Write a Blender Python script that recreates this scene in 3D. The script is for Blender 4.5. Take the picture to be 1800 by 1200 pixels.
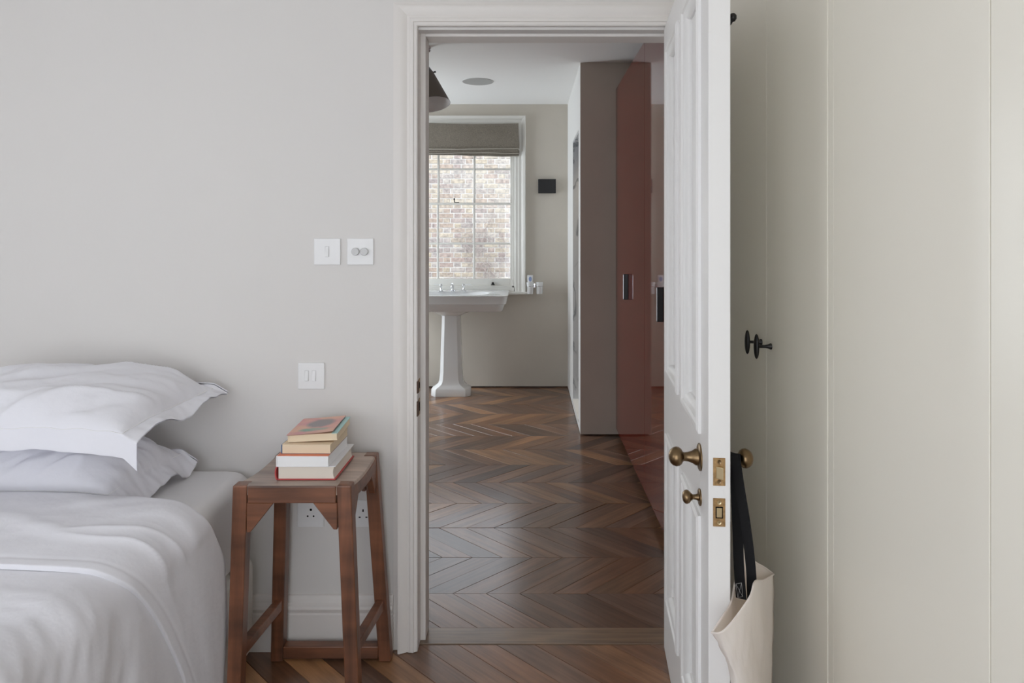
import bpy, bmesh, math, random
from mathutils import Vector, Matrix, noise
R = random.Random(11)
for o in list(bpy.data.objects):
    bpy.data.objects.remove(o)
S = bpy.context.scene
COL = S.collection
PI = math.pi

# ------------------------------------------------------------------ camera, light, exposure
P_WEST, P_SOUTH, P_BATH, P_SKY, P_SUN, P_SPOT = 8, 4, 44, 3.1, 1.5, 40
CAMZ, F = 1.368, 1200.0
cam_d = bpy.data.cameras.new('camera')
cam = bpy.data.objects.new('camera', cam_d)
COL.objects.link(cam)
cam.location = (0, 0, CAMZ)
cam.rotation_euler = (PI / 2, 0, 0)
cam_d.sensor_width = 36
cam_d.lens = 24.0
cam_d.shift_x = -28 / 1800
cam_d.shift_y = -185 / 1800
cam_d.clip_start = 0.02
S.camera = cam
S.view_settings.view_transform = 'Standard'
S.view_settings.look = 'None'
S.view_settings.gamma = 1
S.view_settings.use_curve_mapping = False
S.view_settings.exposure = 0.0
S.cycles.use_denoising = True
S.cycles.max_bounces = 14
S.cycles.diffuse_bounces = 10
S.cycles.glossy_bounces = 4
S.cycles.transparent_max_bounces = 12
S.cycles.sample_clamp_indirect = 6

world = bpy.data.worlds.new('sky')
S.world = world
world.use_nodes = True
wn = world.node_tree.nodes
wl = world.node_tree.links
wn.clear()
wo = wn.new('ShaderNodeOutputWorld')
wb = wn.new('ShaderNodeBackground')
wb.inputs['Color'].default_value = (.87, .92, 1.0, 1)      # overcast sky
wb.inputs['Strength'].default_value = P_SKY
wl.new(wb.outputs[0], wo.inputs[0])

sd = bpy.data.lights.new('sun', 'SUN')
sd.energy = P_SUN
sd.angle = math.radians(12)
sd.color = (1.0, 0.97, 0.94)
sun = bpy.data.objects.new('sun', sd)
COL.objects.link(sun)
sun.rotation_euler = (math.radians(25), 0, 0)        # shines towards +Y and down on the garden wall
sun.location = (0, 0, 8)

def area(name, loc, rot, sx, sy, power, color):
    d = bpy.data.lights.new(name, 'AREA')
    d.shape = 'RECTANGLE'
    d.size, d.size_y = sx, sy
    d.energy = power
    d.color = color
    o = bpy.data.objects.new(name, d)
    COL.objects.link(o)
    o.location = loc
    o.rotation_euler = rot
    return o
# daylight coming in at the west window openings, and at one added to the south
DAY = (1.0, 0.965, 0.91)
area('daylight_bedroom', (-3.27, -0.3, 1.45), (0, -PI / 2, 0), 1.7, 1.0, P_WEST, DAY)
area('daylight_bedroom', (-.85, -1.10, 1.1), (PI / 2, 0, 0), 2.2, 2.0, P_SOUTH, DAY)  # lamp at the added south opening, fills from behind the camera
area('daylight_bathroom', (-2.27, 5.545, 1.35), (0, -PI / 2, 0), 2.1, .98, P_BATH, (.86, .94, 1.0))

# ------------------------------------------------------------------ helpers
MATRIX = {}

def link(o, parent=None):
    COL.objects.link(o)
    if parent:
        o.parent = parent
        MATRIX[o] = MATRIX[parent]
    else:
        MATRIX[o] = Matrix.Identity(4)
    return o

def tag(o, label=None, cat=None, group=None, kind=None):
    if label: o['label'] = label
    if cat: o['category'] = cat
    if group: o['group'] = group
    if kind: o['kind'] = kind
    return o

def empty(name, loc, rz=0, label=None, cat=None, group=None, kind=None):
    o = bpy.data.objects.new(name, None)
    o.empty_display_size = 0.05
    COL.objects.link(o)
    o.location = loc
    o.rotation_euler = (0, 0, rz)
    MATRIX[o] = Matrix.Translation(loc) @ Matrix.Rotation(rz, 4, 'Z')
    return tag(o, label, cat, group, kind)

def copy_tree(o, parent=None):
    c = o.copy()
    COL.objects.link(c)
    MATRIX[c] = MATRIX[o]
    if parent: c.parent = parent
    for ch in [x for x in COL.objects if x.parent == o]:
        copy_tree(ch, c)
    return c

def move(o, loc, rz=0):
    o.location = loc
    o.rotation_euler = (0, 0, rz)

class MB:
    def __init__(self):
        self.v = []; self.f = []
    def add(self, vs, fs, M=None):
        n = len(self.v)
        for p in vs:
            p = Vector(p)
            self.v.append(M @ p if M is not None else p)
        for f in fs: self.f.append([i + n for i in f])
        return self
    def box(self, x0, x1, y0, y1, z0, z1, M=None):
        vs = [(x0,y0,z0),(x1,y0,z0),(x1,y1,z0),(x0,y1,z0),(x0,y0,z1),(x1,y0,z1),(x1,y1,z1),(x0,y1,z1)]
        fs = [(0,3,2,1),(4,5,6,7),(0,1,5,4),(1,2,6,5),(2,3,7,6),(3,0,4,7)]
        return self.add(vs, fs, M)
    def hexa(self, b, t):
        return self.add(list(b) + list(t), [(0,3,2,1),(4,5,6,7),(0,1,5,4),(1,2,6,5),(2,3,7,6),(3,0,4,7)])
    def prism(self, poly, axis, a, b, M=None):
        def P(u, w, h):
            return {'x': (h, u, w), 'y': (u, h, w), 'z': (u, w, h)}[axis]
        n = len(poly)
        vs = [P(u, w, a) for u, w in poly] + [P(u, w, b) for u, w in poly]
        fs = [list(range(n))[::-1], list(range(n, 2*n))]
        for i in range(n):
            j = (i + 1) % n
            fs.append((i, j, n + j, n + i))
        return self.add(vs, fs, M)
    def loft(self, rings, caps=True, closed=True):
        n = len(rings[0]); vs = []; fs = []
        for r in rings: vs += list(r)
        for k in range(len(rings) - 1):
            for i in range(n if closed else n - 1):
                j = (i + 1) % n
                fs.append((k*n + i, k*n + j, (k+1)*n + j, (k+1)*n + i))
        if caps:
            fs.append(list(range(n))[::-1]); m = (len(rings) - 1) * n
            fs.append([m + i for i in range(n)])
        return self.add(vs, fs)
    def lathe(self, prof, c, axis=(0,0,1), seg=24, sx=1.0, sy=1.0):
        ax = Vector(axis).normalized()
        up = Vector((0,0,1)) if abs(ax.z) < 0.9 else Vector((1,0,0))
        a = up.cross(ax).normalized(); b = ax.cross(a)
        rings = []
        for r, h in prof:
            r = max(r, 1e-5)
            rings.append([Vector(c) + ax*h + a*(r*sx*math.cos(2*PI*i/seg)) + b*(r*sy*math.sin(2*PI*i/seg)) for i in range(seg)])
        return self.loft(rings)
    def tube(self, pts, rad, seg=8):
        pts = [Vector(p) for p in pts]
        rings = []
        n = len(pts)
        for i, p in enumerate(pts):
            t = (pts[min(i+1, n-1)] - pts[max(i-1, 0)]).normalized()
            up = Vector((0,0,1)) if abs(t.z) < 0.95 else Vector((0,1,0))
            a = up.cross(t).normalized(); b = t.cross(a)
            r = rad[i] if isinstance(rad, (list, tuple)) else rad
            rings.append([p + a*(r*math.cos(2*PI*k/seg)) + b*(r*math.sin(2*PI*k/seg)) for k in range(seg)])
        return self.loft(rings)
    def grid(self, fn, nu, nv, flip=False):
        vs = [fn(i/nu, j/nv) for j in range(nv+1) for i in range(nu+1)]
        fs = []
        for j in range(nv):
            for i in range(nu):
                a = j*(nu+1)+i
                q = (a, a+1, a+nu+2, a+nu+1)
                fs.append(q[::-1] if flip else q)
        return self.add(vs, fs)
    def mesh(self, name, mat, bevel=0, seg=2, smooth=False, angle=35, merge=False, M=None, fixn=True):
        bm = bmesh.new()
        bv = [bm.verts.new(M @ p if M is not None else p) for p in self.v]
        for f in self.f:
            try: bm.faces.new([bv[i] for i in f])
            except ValueError: pass
        if merge: bmesh.ops.remove_doubles(bm, verts=bm.verts, dist=1e-5)
        if fixn: bmesh.ops.recalc_face_normals(bm, faces=bm.faces)
        if bevel:
            ed = [e for e in bm.edges if len(e.link_faces) == 2 and e.calc_face_angle(0) > math.radians(28)]
            bmesh.ops.bevel(bm, geom=ed, offset=bevel, segments=seg, affect='EDGES', profile=0.5, clamp_overlap=True)
        me = bpy.data.meshes.new(name)
        bm.to_mesh(me); bm.free()
        if smooth:
            for p in me.polygons: p.use_smooth = True
            me.set_sharp_from_angle(angle=math.radians(angle))
        for m in (mat if isinstance(mat, (list, tuple)) else [mat]): me.materials.append(m)
        return me
    def build(self, name, mat, parent=None, local=False, **k):
        M = None
        if parent is not None and not local: M = MATRIX[parent].inverted()
        o = bpy.data.objects.new(name, self.mesh(name, mat, M=M, **k))
        return link(o, parent)

def struct(o, label=None):
    o['kind'] = 'structure'
    if label: o['label'] = label
    return o

def lerp(a, b, t): return a + (b - a) * t

def interp(tbl, x):
    if x <= tbl[0][0]: return tbl[0][1]
    for (a, va), (b, vb) in zip(tbl, tbl[1:]):
        if x <= b:
            t = (x - a) / (b - a)
            return va + (vb - va) * t
    return tbl[-1][1]

def catmull(pts, n):
    P = [Vector(p) for p in pts]
    P = [P[0]*2 - P[1]] + P + [P[-1]*2 - P[-2]]
    out = []
    for i in range(1, len(P) - 2):
        for k in range(n):
            t = k / n
            a, b, c, d = P[i-1], P[i], P[i+1], P[i+2]
            out.append(0.5*((2*b) + (c-a)*t + (2*a-5*b+4*c-d)*t*t + (3*b-a-3*c+d)*t**3))
    out.append(P[-2].copy())
    return out

def px(x, y, d):
    return Vector(((x - 928) * d / F, d, CAMZ - (y - 415) * d / F))

# ------------------------------------------------------------------ materials
def mat(name, col, rough=0.5, spec=0.5, metal=0.0, coat=0.0, coat_rough=0.05, bump=None, vary=None, ior=None, sheen=0.0):
    m = bpy.data.materials.new(name)
    m.use_nodes = True
    nt = m.node_tree; b = nt.nodes['Principled BSDF']
    b.inputs['Base Color'].default_value = (*col, 1)
    b.inputs['Roughness'].default_value = rough
    b.inputs['Specular IOR Level'].default_value = spec
    b.inputs['Metallic'].default_value = metal
    b.inputs['Coat Weight'].default_value = coat
    b.inputs['Coat Roughness'].default_value = coat_rough
    b.inputs['Sheen Weight'].default_value = sheen
    if ior: b.inputs['IOR'].default_value = ior
    tc = nt.nodes.new('ShaderNodeTexCoord')
    if vary:            # (scale, amount): faint tonal variation of the paint itself
        n = nt.nodes.new('ShaderNodeTexNoise'); n.inputs['Scale'].default_value = vary[0]; n.inputs['Detail'].default_value = 4
        r = nt.nodes.new('ShaderNodeValToRGB')
        lo = 1 - vary[1]
        r.color_ramp.elements[0].position = .3; r.color_ramp.elements[1].position = .7
        r.color_ramp.elements[0].color = (col[0]*lo, col[1]*lo, col[2]*lo, 1)
        r.color_ramp.elements[1].color = (min(1, col[0]*(1+vary[1])), min(1, col[1]*(1+vary[1])), min(1, col[2]*(1+vary[1])), 1)
        nt.links.new(tc.outputs['Object'], n.inputs['Vector'])
        nt.links.new(n.outputs[0], r.inputs[0]); nt.links.new(r.outputs[0], b.inputs['Base Color'])
    if bump:            # (scale, strength, distance)
        n = nt.nodes.new('ShaderNodeTexNoise'); n.inputs['Scale'].default_value = bump[0]; n.inputs['Detail'].default_value = 5
        p = nt.nodes.new('ShaderNodeBump'); p.inputs['Strength'].default_value = bump[1]; p.inputs['Distance'].default_value = bump[2]
        nt.links.new(tc.outputs['Object'], n.inputs['Vector'])
        nt.links.new(n.outputs[0], p.inputs['Height']); nt.links.new(p.outputs[0], b.inputs['Normal'])
    return m

def wood(name, col=None, dark=0.55, light=1.35, scale=(3, 60, 60), rough=0.35, coat=0.0, coat_rough=.2, spec=0.5, bump=0.15, big=2.0, ior=1.5):
    """grain along local X; col None takes the object's own colour"""
    m = bpy.data.materials.new(name); m.use_nodes = True
    nt = m.node_tree; N = nt.nodes; L = nt.links
    b = N['Principled BSDF']
    tc = N.new('ShaderNodeTexCoord'); oi = N.new('ShaderNodeObjectInfo')
    mul = N.new('ShaderNodeMath'); mul.operation = 'MULTIPLY'; mul.inputs[1].default_value = 37.0
    L.new(oi.outputs['Random'], mul.inputs[0])
    ad = N.new('ShaderNodeVectorMath'); ad.operation = 'ADD'
    L.new(tc.outputs['Object'], ad.inputs[0]); L.new(mul.outputs[0], ad.inputs[1])
    mp = N.new('ShaderNodeMapping'); mp.inputs['Scale'].default_value = scale
    L.new(ad.outputs[0], mp.inputs[0])
    n1 = N.new('ShaderNodeTexNoise'); n1.inputs['Scale'].default_value = 1.0; n1.inputs['Detail'].default_value = 6; n1.inputs['Roughness'].default_value = .6; n1.inputs['Distortion'].default_value = .4
    L.new(mp.outputs[0], n1.inputs['Vector'])
    mp2 = N.new('ShaderNodeMapping'); mp2.inputs['Scale'].default_value = (big, big*4, big*4)
    L.new(ad.outputs[0], mp2.inputs[0])
    n2 = N.new('ShaderNodeTexNoise'); n2.inputs['Scale'].default_value = 1.6; n2.inputs['Detail'].default_value = 3
    L.new(mp2.outputs[0], n2.inputs['Vector'])
    mx = N.new('ShaderNodeMath'); mx.operation = 'ADD'
    h = N.new('ShaderNodeMath'); h.operation = 'MULTIPLY'; h.inputs[1].default_value = .5
    h2 = N.new('ShaderNodeMath'); h2.operation = 'MULTIPLY'; h2.inputs[1].default_value = .5
    L.new(n1.outputs[0], h.inputs[0]); L.new(n2.outputs[0], h2.inputs[0]); L.new(h.outputs[0], mx.inputs[0]); L.new(h2.outputs[0], mx.inputs[1])
    r = N.new('ShaderNodeValToRGB')
    r.color_ramp.elements[0].position = .32; r.color_ramp.elements[1].position = .68
    r.color_ramp.elements[0].color = (dark, dark, dark, 1); r.color_ramp.elements[1].color = (light, light, light*.97, 1)
    L.new(mx.outputs[0], r.inputs[0])
    mc = N.new('ShaderNodeMix'); mc.data_type = 'RGBA'; mc.blend_type = 'MULTIPLY'; mc.inputs[0].default_value = 1
    mc.clamp_result = False
    if col: mc.inputs[6].default_value = (*col, 1)
    else: L.new(oi.outputs['Color'], mc.inputs[6])
    L.new(r.outputs[0], mc.inputs[7])
    L.new(mc.outputs[2], b.inputs['Base Color'])
    b.inputs['Roughness'].default_value = rough
    b.inputs['Specular IOR Level'].default_value = spec
    b.inputs['IOR'].default_value = ior
    b.inputs['Coat Weight'].default_value = coat; b.inputs['Coat Roughness'].default_value = coat_rough; b.inputs['Coat IOR'].default_value = 1.65
    bp = N.new('ShaderNodeBump'); bp.inputs['Strength'].default_value = bump; bp.inputs['Distance'].default_value = .002
    L.new(n1.outputs[0], bp.inputs['Height']); L.new(bp.outputs[0], b.inputs['Normal'])
    return m

M = {}
M['wall'] = mat('bedroom_wall_paint', (.70, .682, .662), .75, .3, bump=(60, .12, .002), vary=(1.2, .012))
M['plaster'] = mat('bathroom_wall_plaster', (.60, .56, .495), .8, .25, bump=(25, .15, .003), vary=(3, .03))
M['ceiling'] = mat('ceiling_paint', (.86, .86, .85), .85, .2, bump=(70, .08, .002))
M['trim'] = mat('trim_paint', (.735, .705, .675), .42, .5, bump=(40, .06, .001))
M['bath_trim'] = mat('window_trim_paint', (.74, .73, .69), .45, .5)
M['door'] = mat('door_paint', (.80, .792, .78), .38, .5, bump=(50, .05, .001))
M['cream'] = mat('wardrobe_cream_paint', (.87, .84, .75), .32, .5, bump=(45, .04, .001))
M['red'] = mat('red_lacquer', (.145, .024, .015), .04, .5, coat=0.15, coat_rough=.02, vary=(1.1, .06))
M['plank'] = wood('oak_plank', None, .55, 1.45, (2.2, 55, 20), .50, .80, .21, .35, .22, 2.4, 1.5)
M['sub'] = mat('joint_dirt', (.025, .018, .013), .9)
M['stool'] = wood('stool_wood', (.175, .068, .034), .35, 1.6, (2.5, 40, 40), .38, .25, .3, .5, .3, 2.2)
M['stoolz'] = wood('stool_wood_upright', (.175, .066, .032), .35, 1.6, (40, 40, 2.5), .38, .25, .3, .5, .3, 2.2)
M['stooltop'] = wood('stool_seat_wood', (.46, .36, .305), .45, 1.4, (2.2, 34, 30), .45, .2, .35, .5, .35, 2.4)
M['linen'] = mat('white_cotton', (.775, .775, .82), .85, .2, bump=(20, .38, .006), sheen=.15)
M['linen2'] = mat('white_cotton_sheet', (.77, .76, .765), .85, .2, bump=(16, .2, .005), sheen=.1)
M['stitch'] = mat('white_stitching', (.84, .84, .85), .8)
M['divan'] = mat('divan_fabric', (.74, .725, .69), .9, .2, bump=(300, .2, .001))
M['plate'] = mat('white_plastic', (.80, .80, .80), .35, .5)
M['knobgrey'] = mat('grey_plastic', (.58, .58, .58), .4, .5)
M['black'] = mat('black_plastic', (.012, .012, .013), .4, .5)
M['hole'] = mat('dark_hole', (.004, .004, .004), .9, .1)
M['iron'] = mat('blackened_iron', (.013, .012, .012), .33, .6, metal=.35)
M['brass'] = mat('aged_brass', (.215, .145, .078), .30, .5, metal=1.0, vary=(40, .22))
M['plateb'] = mat('brass_plate', (.42, .27, .13), .42, .5, metal=1.0, vary=(120, .25))
M['brightb'] = mat('worn_brass', (.62, .50, .30), .34, .5, metal=1.0)
M['chrome'] = mat('chrome', (.8, .8, .82), .08, .5, metal=1.0)
M['ceramic'] = mat('white_ceramic', (.79, .80, .80), .12, .5, coat=.3)
M['blind'] = mat('grey_linen_blind', (.225, .20, .165), .9, .2, bump=(260, .5, .002), vary=(130, .18))
M['blindedge'] = mat('blind_hem', (.42, .39, .34), .9, .2)
M['grille'] = mat('speaker_grille', (.40, .40, .39), .6, .3)
M['shade'] = mat('lamp_shade', (.155, .135, .115), .6, .4)
M['shadein'] = mat('lamp_shade_lining', (.85, .85, .86), .5)
M['canvas'] = mat('canvas', (.90, .85, .805), .9, .2, bump=(350, .3, .001), vary=(9, .03))
_nt = M['canvas'].node_tree
_tr = _nt.nodes.new('ShaderNodeBsdfTranslucent'); _tr.inputs[0].default_value = (.84, .74, .62, 1)
_mx = _nt.nodes.new('ShaderNodeMixShader'); _mx.inputs[0].default_value = .22
_out = _nt.nodes['Material Output']
_nt.links.new(_nt.nodes['Principled BSDF'].outputs[0], _mx.inputs[1]); _nt.links.new(_tr.outputs[0], _mx.inputs[2]); _nt.links.new(_mx.outputs[0], _out.inputs[0])
M['strap'] = mat('black_webbing', (.008, .008, .009), .85, .3, bump=(500, .4, .001))
M['thread'] = mat('grey_thread', (.30, .30, .30), .8)
M['page'] = mat('paper_pages', (.74, .68, .60), .85, .2)
M['pagey'] = mat('aged_paper', (.76, .63, .46), .85, .2)
M['pagew'] = mat('white_paper', (.84, .84, .84), .8, .2)
M['redcloth'] = mat('red_book_cloth', (.50, .075, .075), .6)
M['orange'] = mat('orange_cover', (.72, .22, .12), .45)
M['white_cover'] = mat('white_cover', (.80, .79, .80), .4)
M['bluecover'] = mat('blue_cover', (.09, .14, .24), .4)
M['teal'] = mat('teal_cover', (.42, .66, .64), .45)
M['mortar'] = mat('lime_mortar', (.60, .585, .56), .95, .1, bump=(80, .4, .004))
M['pave'] = mat('yard_paving', (.42, .40, .37), .9, .2, bump=(20, .3, .01))
M['twig'] = mat('dry_twig', (.34, .29, .27), .9)
M['tube_white'] = mat('white_tube', (.82, .83, .84), .35)
M['tube_blue'] = mat('blue_print', (.28, .36, .60), .4)
M['blueink'] = mat('blue_ink', (.10, .17, .38), .8)

def brick_mat():
    m = bpy.data.materials.new('stock_brick'); m.use_nodes = True
    nt = m.node_tree; N = nt.nodes; L = nt.links; b = N['Principled BSDF']
    oi = N.new('ShaderNodeObjectInfo'); tc = N.new('ShaderNodeTexCoord')
    n = N.new('ShaderNodeTexNoise'); n.inputs['Scale'].default_value = 26; n.inputs['Detail'].default_value = 5
    ad = N.new('ShaderNodeVectorMath'); ad.operation = 'ADD'
    mul = N.new('ShaderNodeMath'); mul.operation = 'MULTIPLY'; mul.inputs[1].default_value = 53
    L.new(oi.outputs['Random'], mul.inputs[0]); L.new(tc.outputs['Object'], ad.inputs[0]); L.new(mul.outputs[0], ad.inputs[1]); L.new(ad.outputs[0], n.inputs['Vector'])
    r = N.new('ShaderNodeValToRGB'); r.color_ramp.elements[0].position = .3; r.color_ramp.elements[1].position = .7
    r.color_ramp.elements[0].color = (.68, .68, .70, 1); r.color_ramp.elements[1].color = (1.35, 1.33, 1.28, 1)
    L.new(n.outputs[0], r.inputs[0])
    mc = N.new('ShaderNodeMix'); mc.data_type = 'RGBA'; mc.blend_type = 'MULTIPLY'; mc.inputs[0].default_value = 1
    L.new(oi.outputs['Color'], mc.inputs[6]); L.new(r.outputs[0], mc.inputs[7]); L.new(mc.outputs[2], b.inputs['Base Color'])
    b.inputs['Roughness'].default_value = .9
    bp = N.new('ShaderNodeBump'); bp.inputs['Distance'].default_value = .004; bp.inputs['Strength'].default_value = .6
    L.new(n.outputs[0], bp.inputs['Height']); L.new(bp.outputs[0], b.inputs['Normal'])
    return m
M['brick'] = brick_mat()

def marble_mat():
    m = bpy.data.materials.new('veined_marble'); m.use_nodes = True
    nt = m.node_tree; N = nt.nodes; L = nt.links; b = N['Principled BSDF']
    tc = N.new('ShaderNodeTexCoord')
    n = N.new('ShaderNodeTexNoise'); n.inputs['Scale'].default_value = 3.5; n.inputs['Detail'].default_value = 8; n.inputs['Distortion'].default_value = 1.2
    mp = N.new('ShaderNodeMapping'); mp.inputs['Rotation'].default_value = (.5, .6, .2); mp.inputs['Scale'].default_value = (1.2, 1.2, .55)
    L.new(tc.outputs['Object'], mp.inputs[0]); L.new(mp.outputs[0], n.inputs['Vector'])
    r = N.new('ShaderNodeValToRGB')
    e = r.color_ramp.elements
    e[0].position = 0; e[0].color = (.62, .65, .68, 1); e[1].position = 1; e[1].color = (.66, .69, .71, 1)
    for p, c in ((.462, (.62, .65, .68, 1)), (.487, (.26, .28, .31, 1)), (.5, (.38, .41, .44, 1)), (.53, (.64, .67, .70, 1))):
        x = e.new(p); x.color = c
    L.new(n.outputs[0], r.inputs[0]); L.new(r.outputs[0], b.inputs['Base Color'])
    b.inputs['Roughness'].default_value = .2
    return m
M['marble'] = marble_mat()

def glass_mat():
    m = bpy.data.materials.new('window_glass'); m.use_nodes = True
    nt = m.node_tree; N = nt.nodes; L = nt.links
    N.remove(N['Principled BSDF'])
    t = N.new('ShaderNodeBsdfTransparent'); g = N.new('ShaderNodeBsdfGlossy'); g.inputs['Roughness'].default_value = .02
    t.inputs[0].default_value = (.97, .98, .98, 1)
    fr = N.new('ShaderNodeFresnel'); fr.inputs['IOR'].default_value = 1.45
    mx = N.new('ShaderNodeMixShader')
    L.new(fr.outputs[0], mx.inputs[0]); L.new(t.outputs[0], mx.inputs[1]); L.new(g.outputs[0], mx.inputs[2])
    L.new(mx.outputs[0], N['Material Output'].inputs[0])
    return m
M['glass'] = glass_mat()

def cover_mat():
    """flat printed paperback cover: salmon ground, a grey cloud shape, green brush marks (object coordinates, metres)"""
    m = bpy.data.materials.new('printed_cover'); m.use_nodes = True
    nt = m.node_tree; N = nt.nodes; L = nt.links; b = N['Principled BSDF']
    tc = N.new('ShaderNodeTexCoord')
    def blob(cx, cy, sx, sy, soft, wob):
        n = N.new('ShaderNodeTexNoise'); n.inputs['Scale'].default_value = 40; n.inputs['Detail'].default_value = 2
        L.new(tc.outputs['Object'], n.inputs['Vector'])
        ma = N.new('ShaderNodeVectorMath'); ma.operation = 'MULTIPLY_ADD'
        ma.inputs[1].default_value = (wob, wob, 0)
        L.new(n.outputs['Color'], ma.inputs[0]); L.new(tc.outputs['Object'], ma.inputs[2])
        mp = N.new('ShaderNodeMapping'); mp.vector_type = 'POINT'
        mp.inputs['Location'].default_value = (-cx/sx, -cy/sy, 0); mp.inputs['Scale'].default_value = (1/sx, 1/sy, 0)
        L.new(ma.outputs[0], mp.inputs[0])
        ln = N.new('ShaderNodeVectorMath'); ln.operation = 'LENGTH'; L.new(mp.outputs[0], ln.inputs[0])
        mr = N.new('ShaderNodeMapRange'); mr.inputs[1].default_value = 1 - soft; mr.inputs[2].default_value = 1 + soft; mr.inputs[3].default_value = 1; mr.inputs[4].default_value = 0
        L.new(ln.outputs['Value'], mr.inputs[0])
        return mr.outputs[0]
    prev = None
    base = N.new('ShaderNodeTexNoise'); base.inputs['Scale'].default_value = 18
    L.new(tc.outputs['Object'], base.inputs['Vector'])
    rp = N.new('ShaderNodeValToRGB'); rp.color_ramp.elements[0].color = (.66, .30, .30, 1); rp.color_ramp.elements[1].color = (.74, .42, .30, 1)
    rp.color_ramp.elements[0].position = .4; rp.color_ramp.elements[1].position = .62
    L.new(base.outputs[0], rp.inputs[0])
    prev = rp.outputs[0]
    for (args, c) in (((.078, .118, .040, .045, .2, .018), (.27, .235, .235, 1)), ((.06, .050, .026, .016, .25, .02), (.20, .36, .27, 1)), ((.095, .055, .024, .012, .4, .03), (.36, .38, .30, 1))):
        f = blob(*args)
        mc = N.new('ShaderNodeMix'); mc.data_type = 'RGBA'
        L.new(f, mc.inputs[0]); L.new(prev, mc.inputs[6]); mc.inputs[7].default_value = c
        prev = mc.outputs[2]
    L.new(prev, b.inputs['Base Color']); b.inputs['Roughness'].default_value = .35
    return m
M['cover'] = cover_mat()

# ------------------------------------------------------------------ room shell
CEIL = 2.56
WY, WB = 2.264, 2.386           # front and back plane of the wall between the rooms
FARY = 6.17
w = MB()
w.box(-3.2, -.375, WY, WB - .004, 0, CEIL); w.box(.51, 1.26, WY, WB - .004, 0, CEIL); w.box(-.375, .51, WY, WB - .004, 2.052, CEIL)
wm = struct(w.build('wall_middle', M['wall']))
w = MB()
w.box(-2.2, -.375, WB - .004, WB + .004, .001, CEIL); w.box(.51, 1.26, WB - .004, WB + .004, .001, CEIL); w.box(-.375, .51, WB - .004, WB + .004, 2.052, CEIL)
w.build('bathroom_side_plaster', M['plaster'], wm)
w = MB()
w.box(-3.2, -2.0, -1.15, -1.0, 0, CEIL); w.box(.3, 1.26, -1.15, -1.0, 0, CEIL); w.box(-2.0, .3, -1.15, -1.0, 0, .08); w.box(-2.0, .3, -1.15, -1.0, 2.12, CEIL)
struct(w.build('wall_south', M['wall']))
w = MB()
for y0, y1, z0, z1 in ((-1.15, -.8, 0, CEIL), (.2, WB, 0, CEIL), (-.8, .2, 0, .6), (-.8, .2, 2.3, CEIL)):
    w.box(-3.32, -3.2, y0, y1, z0, z1)
struct(w.build('wall_west', M['wall']))
struct(MB().box(1.26, 1.36, -1.15, FARY + .2, 0, CEIL).build('wall_east', M['wall']))
struct(MB().box(-3.32, 1.36, -1.2, 2.32, CEIL, CEIL + .12).build('ceiling', M['ceiling']))
struct(MB().box(-2.32, 1.36, 2.32, FARY + .2, CEIL, CEIL + .12).build('ceiling', M['ceiling']))
# bathroom walls
w = MB()
wx0, wx1, wz0, wz1 = -1.215, -.095, .87, 2.37
w.box(-2.32, wx0, FARY, FARY + .2, 0.012, CEIL); w.box(wx1, 1.26, FARY, FARY + .2, 0.012, CEIL)
w.box(wx0, wx1, FARY, FARY + .2, 0.012, wz0); w.box(wx0, wx1, FARY, FARY + .2, wz1, CEIL)
struct(w.build('wall_north', M['plaster']))
w = MB()
for y0, y1, z0, z1 in ((WB, 5.05, 0, CEIL), (6.04, FARY, 0, CEIL), (5.05, 6.04, 0, .3), (5.05, 6.04, 2.4, CEIL)):
    w.box(-2.32, -2.2, y0, y1, z0, z1)
struct(w.build('wall_bathroom_west', M['plaster']))
struct(MB().box(-3.2, -2.2, WB, WB + .12, 0, CEIL).build('wall_return', M['plaster']))
# nib wall and shower opening (plane X = .36)
SX, SY0, SY1, SZ0, SZ1 = .36, 4.85, 5.48, .067, 2.126
w = MB()
w.box(SX, SX + .10, 4.694, SY0, .008, CEIL); w.box(SX, SX + .10, SY1, FARY, .008, CEIL)
w.box(SX, SX + .10, SY0, SY1, SZ1, CEIL); w.box(SX, SX + .10, SY0, SY1, .008, SZ0 - .02)
w.box(SX + .10, 1.26, 4.694, 4.79, .008, CEIL)
nib = struct(w.build('wall_shower', mat('shower_wall_lit_tone', (.72, .715, .70), .7, .3, bump=(40, .08, .002))))  # paler than the bathroom plaster: side light put into the colour
MB().box(SX + .001, 1.26, 4.690, 4.6945, .008, CEIL).build('shaded_front', mat('shaded_plaster', (.50, .44, .385), .8, .25, bump=(25, .15, .003), vary=(3, .04)), nib)  # front of the same wall, coloured darker to carry its shade
MB().box(SX + .002, SX + .10, SY1 - .018, SY1 - .0005, SZ0, SZ1 - .018).build('marble_slab', M['marble'], nib)
MB().box(SX + .002, SX + .10, SY0 + .0005, SY1 - .0005, SZ1 - .018, SZ1 - .0005).build('marble_slab', M['marble'], nib)
MB().box(SX - .006, SX + .12, SY0 + .0005, SY1 - .0005, SZ0 - .02, SZ0).build('marble_sill', mat('pale_marble', (.80, .80, .79), .25), nib, bevel=.002)
for z0, z1 in ((.06, 1.12), (1.125, 2.2)):
    MB().box(SX + .10, 1.26, FARY - .02, FARY - .001, z0, z1).build('marble_slab', M['marble'], nib)
    MB().box(1.24, 1.259, 4.79, FARY - .02, z0, z1).build('marble_slab', M['marble'], nib)
lamp = empty('downlight', (.75, 5.3, CEIL), 0, 'small recessed downlight in the ceiling of the shower', 'light')
MB().lathe([(.045, -.006), (.045, 0), (.032, 0), (.032, -.006)], (.75, 5.3, CEIL), (0, 0, 1), 20).build('ring', M['plate'], lamp)
sp = bpy.data.lights.new('shower_light', 'SPOT'); sp.energy = P_SPOT; sp.spot_size = math.radians(70); sp.spot_blend = .6; sp.shadow_soft_size = .04; sp.color = (1, .80, .56)
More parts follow.
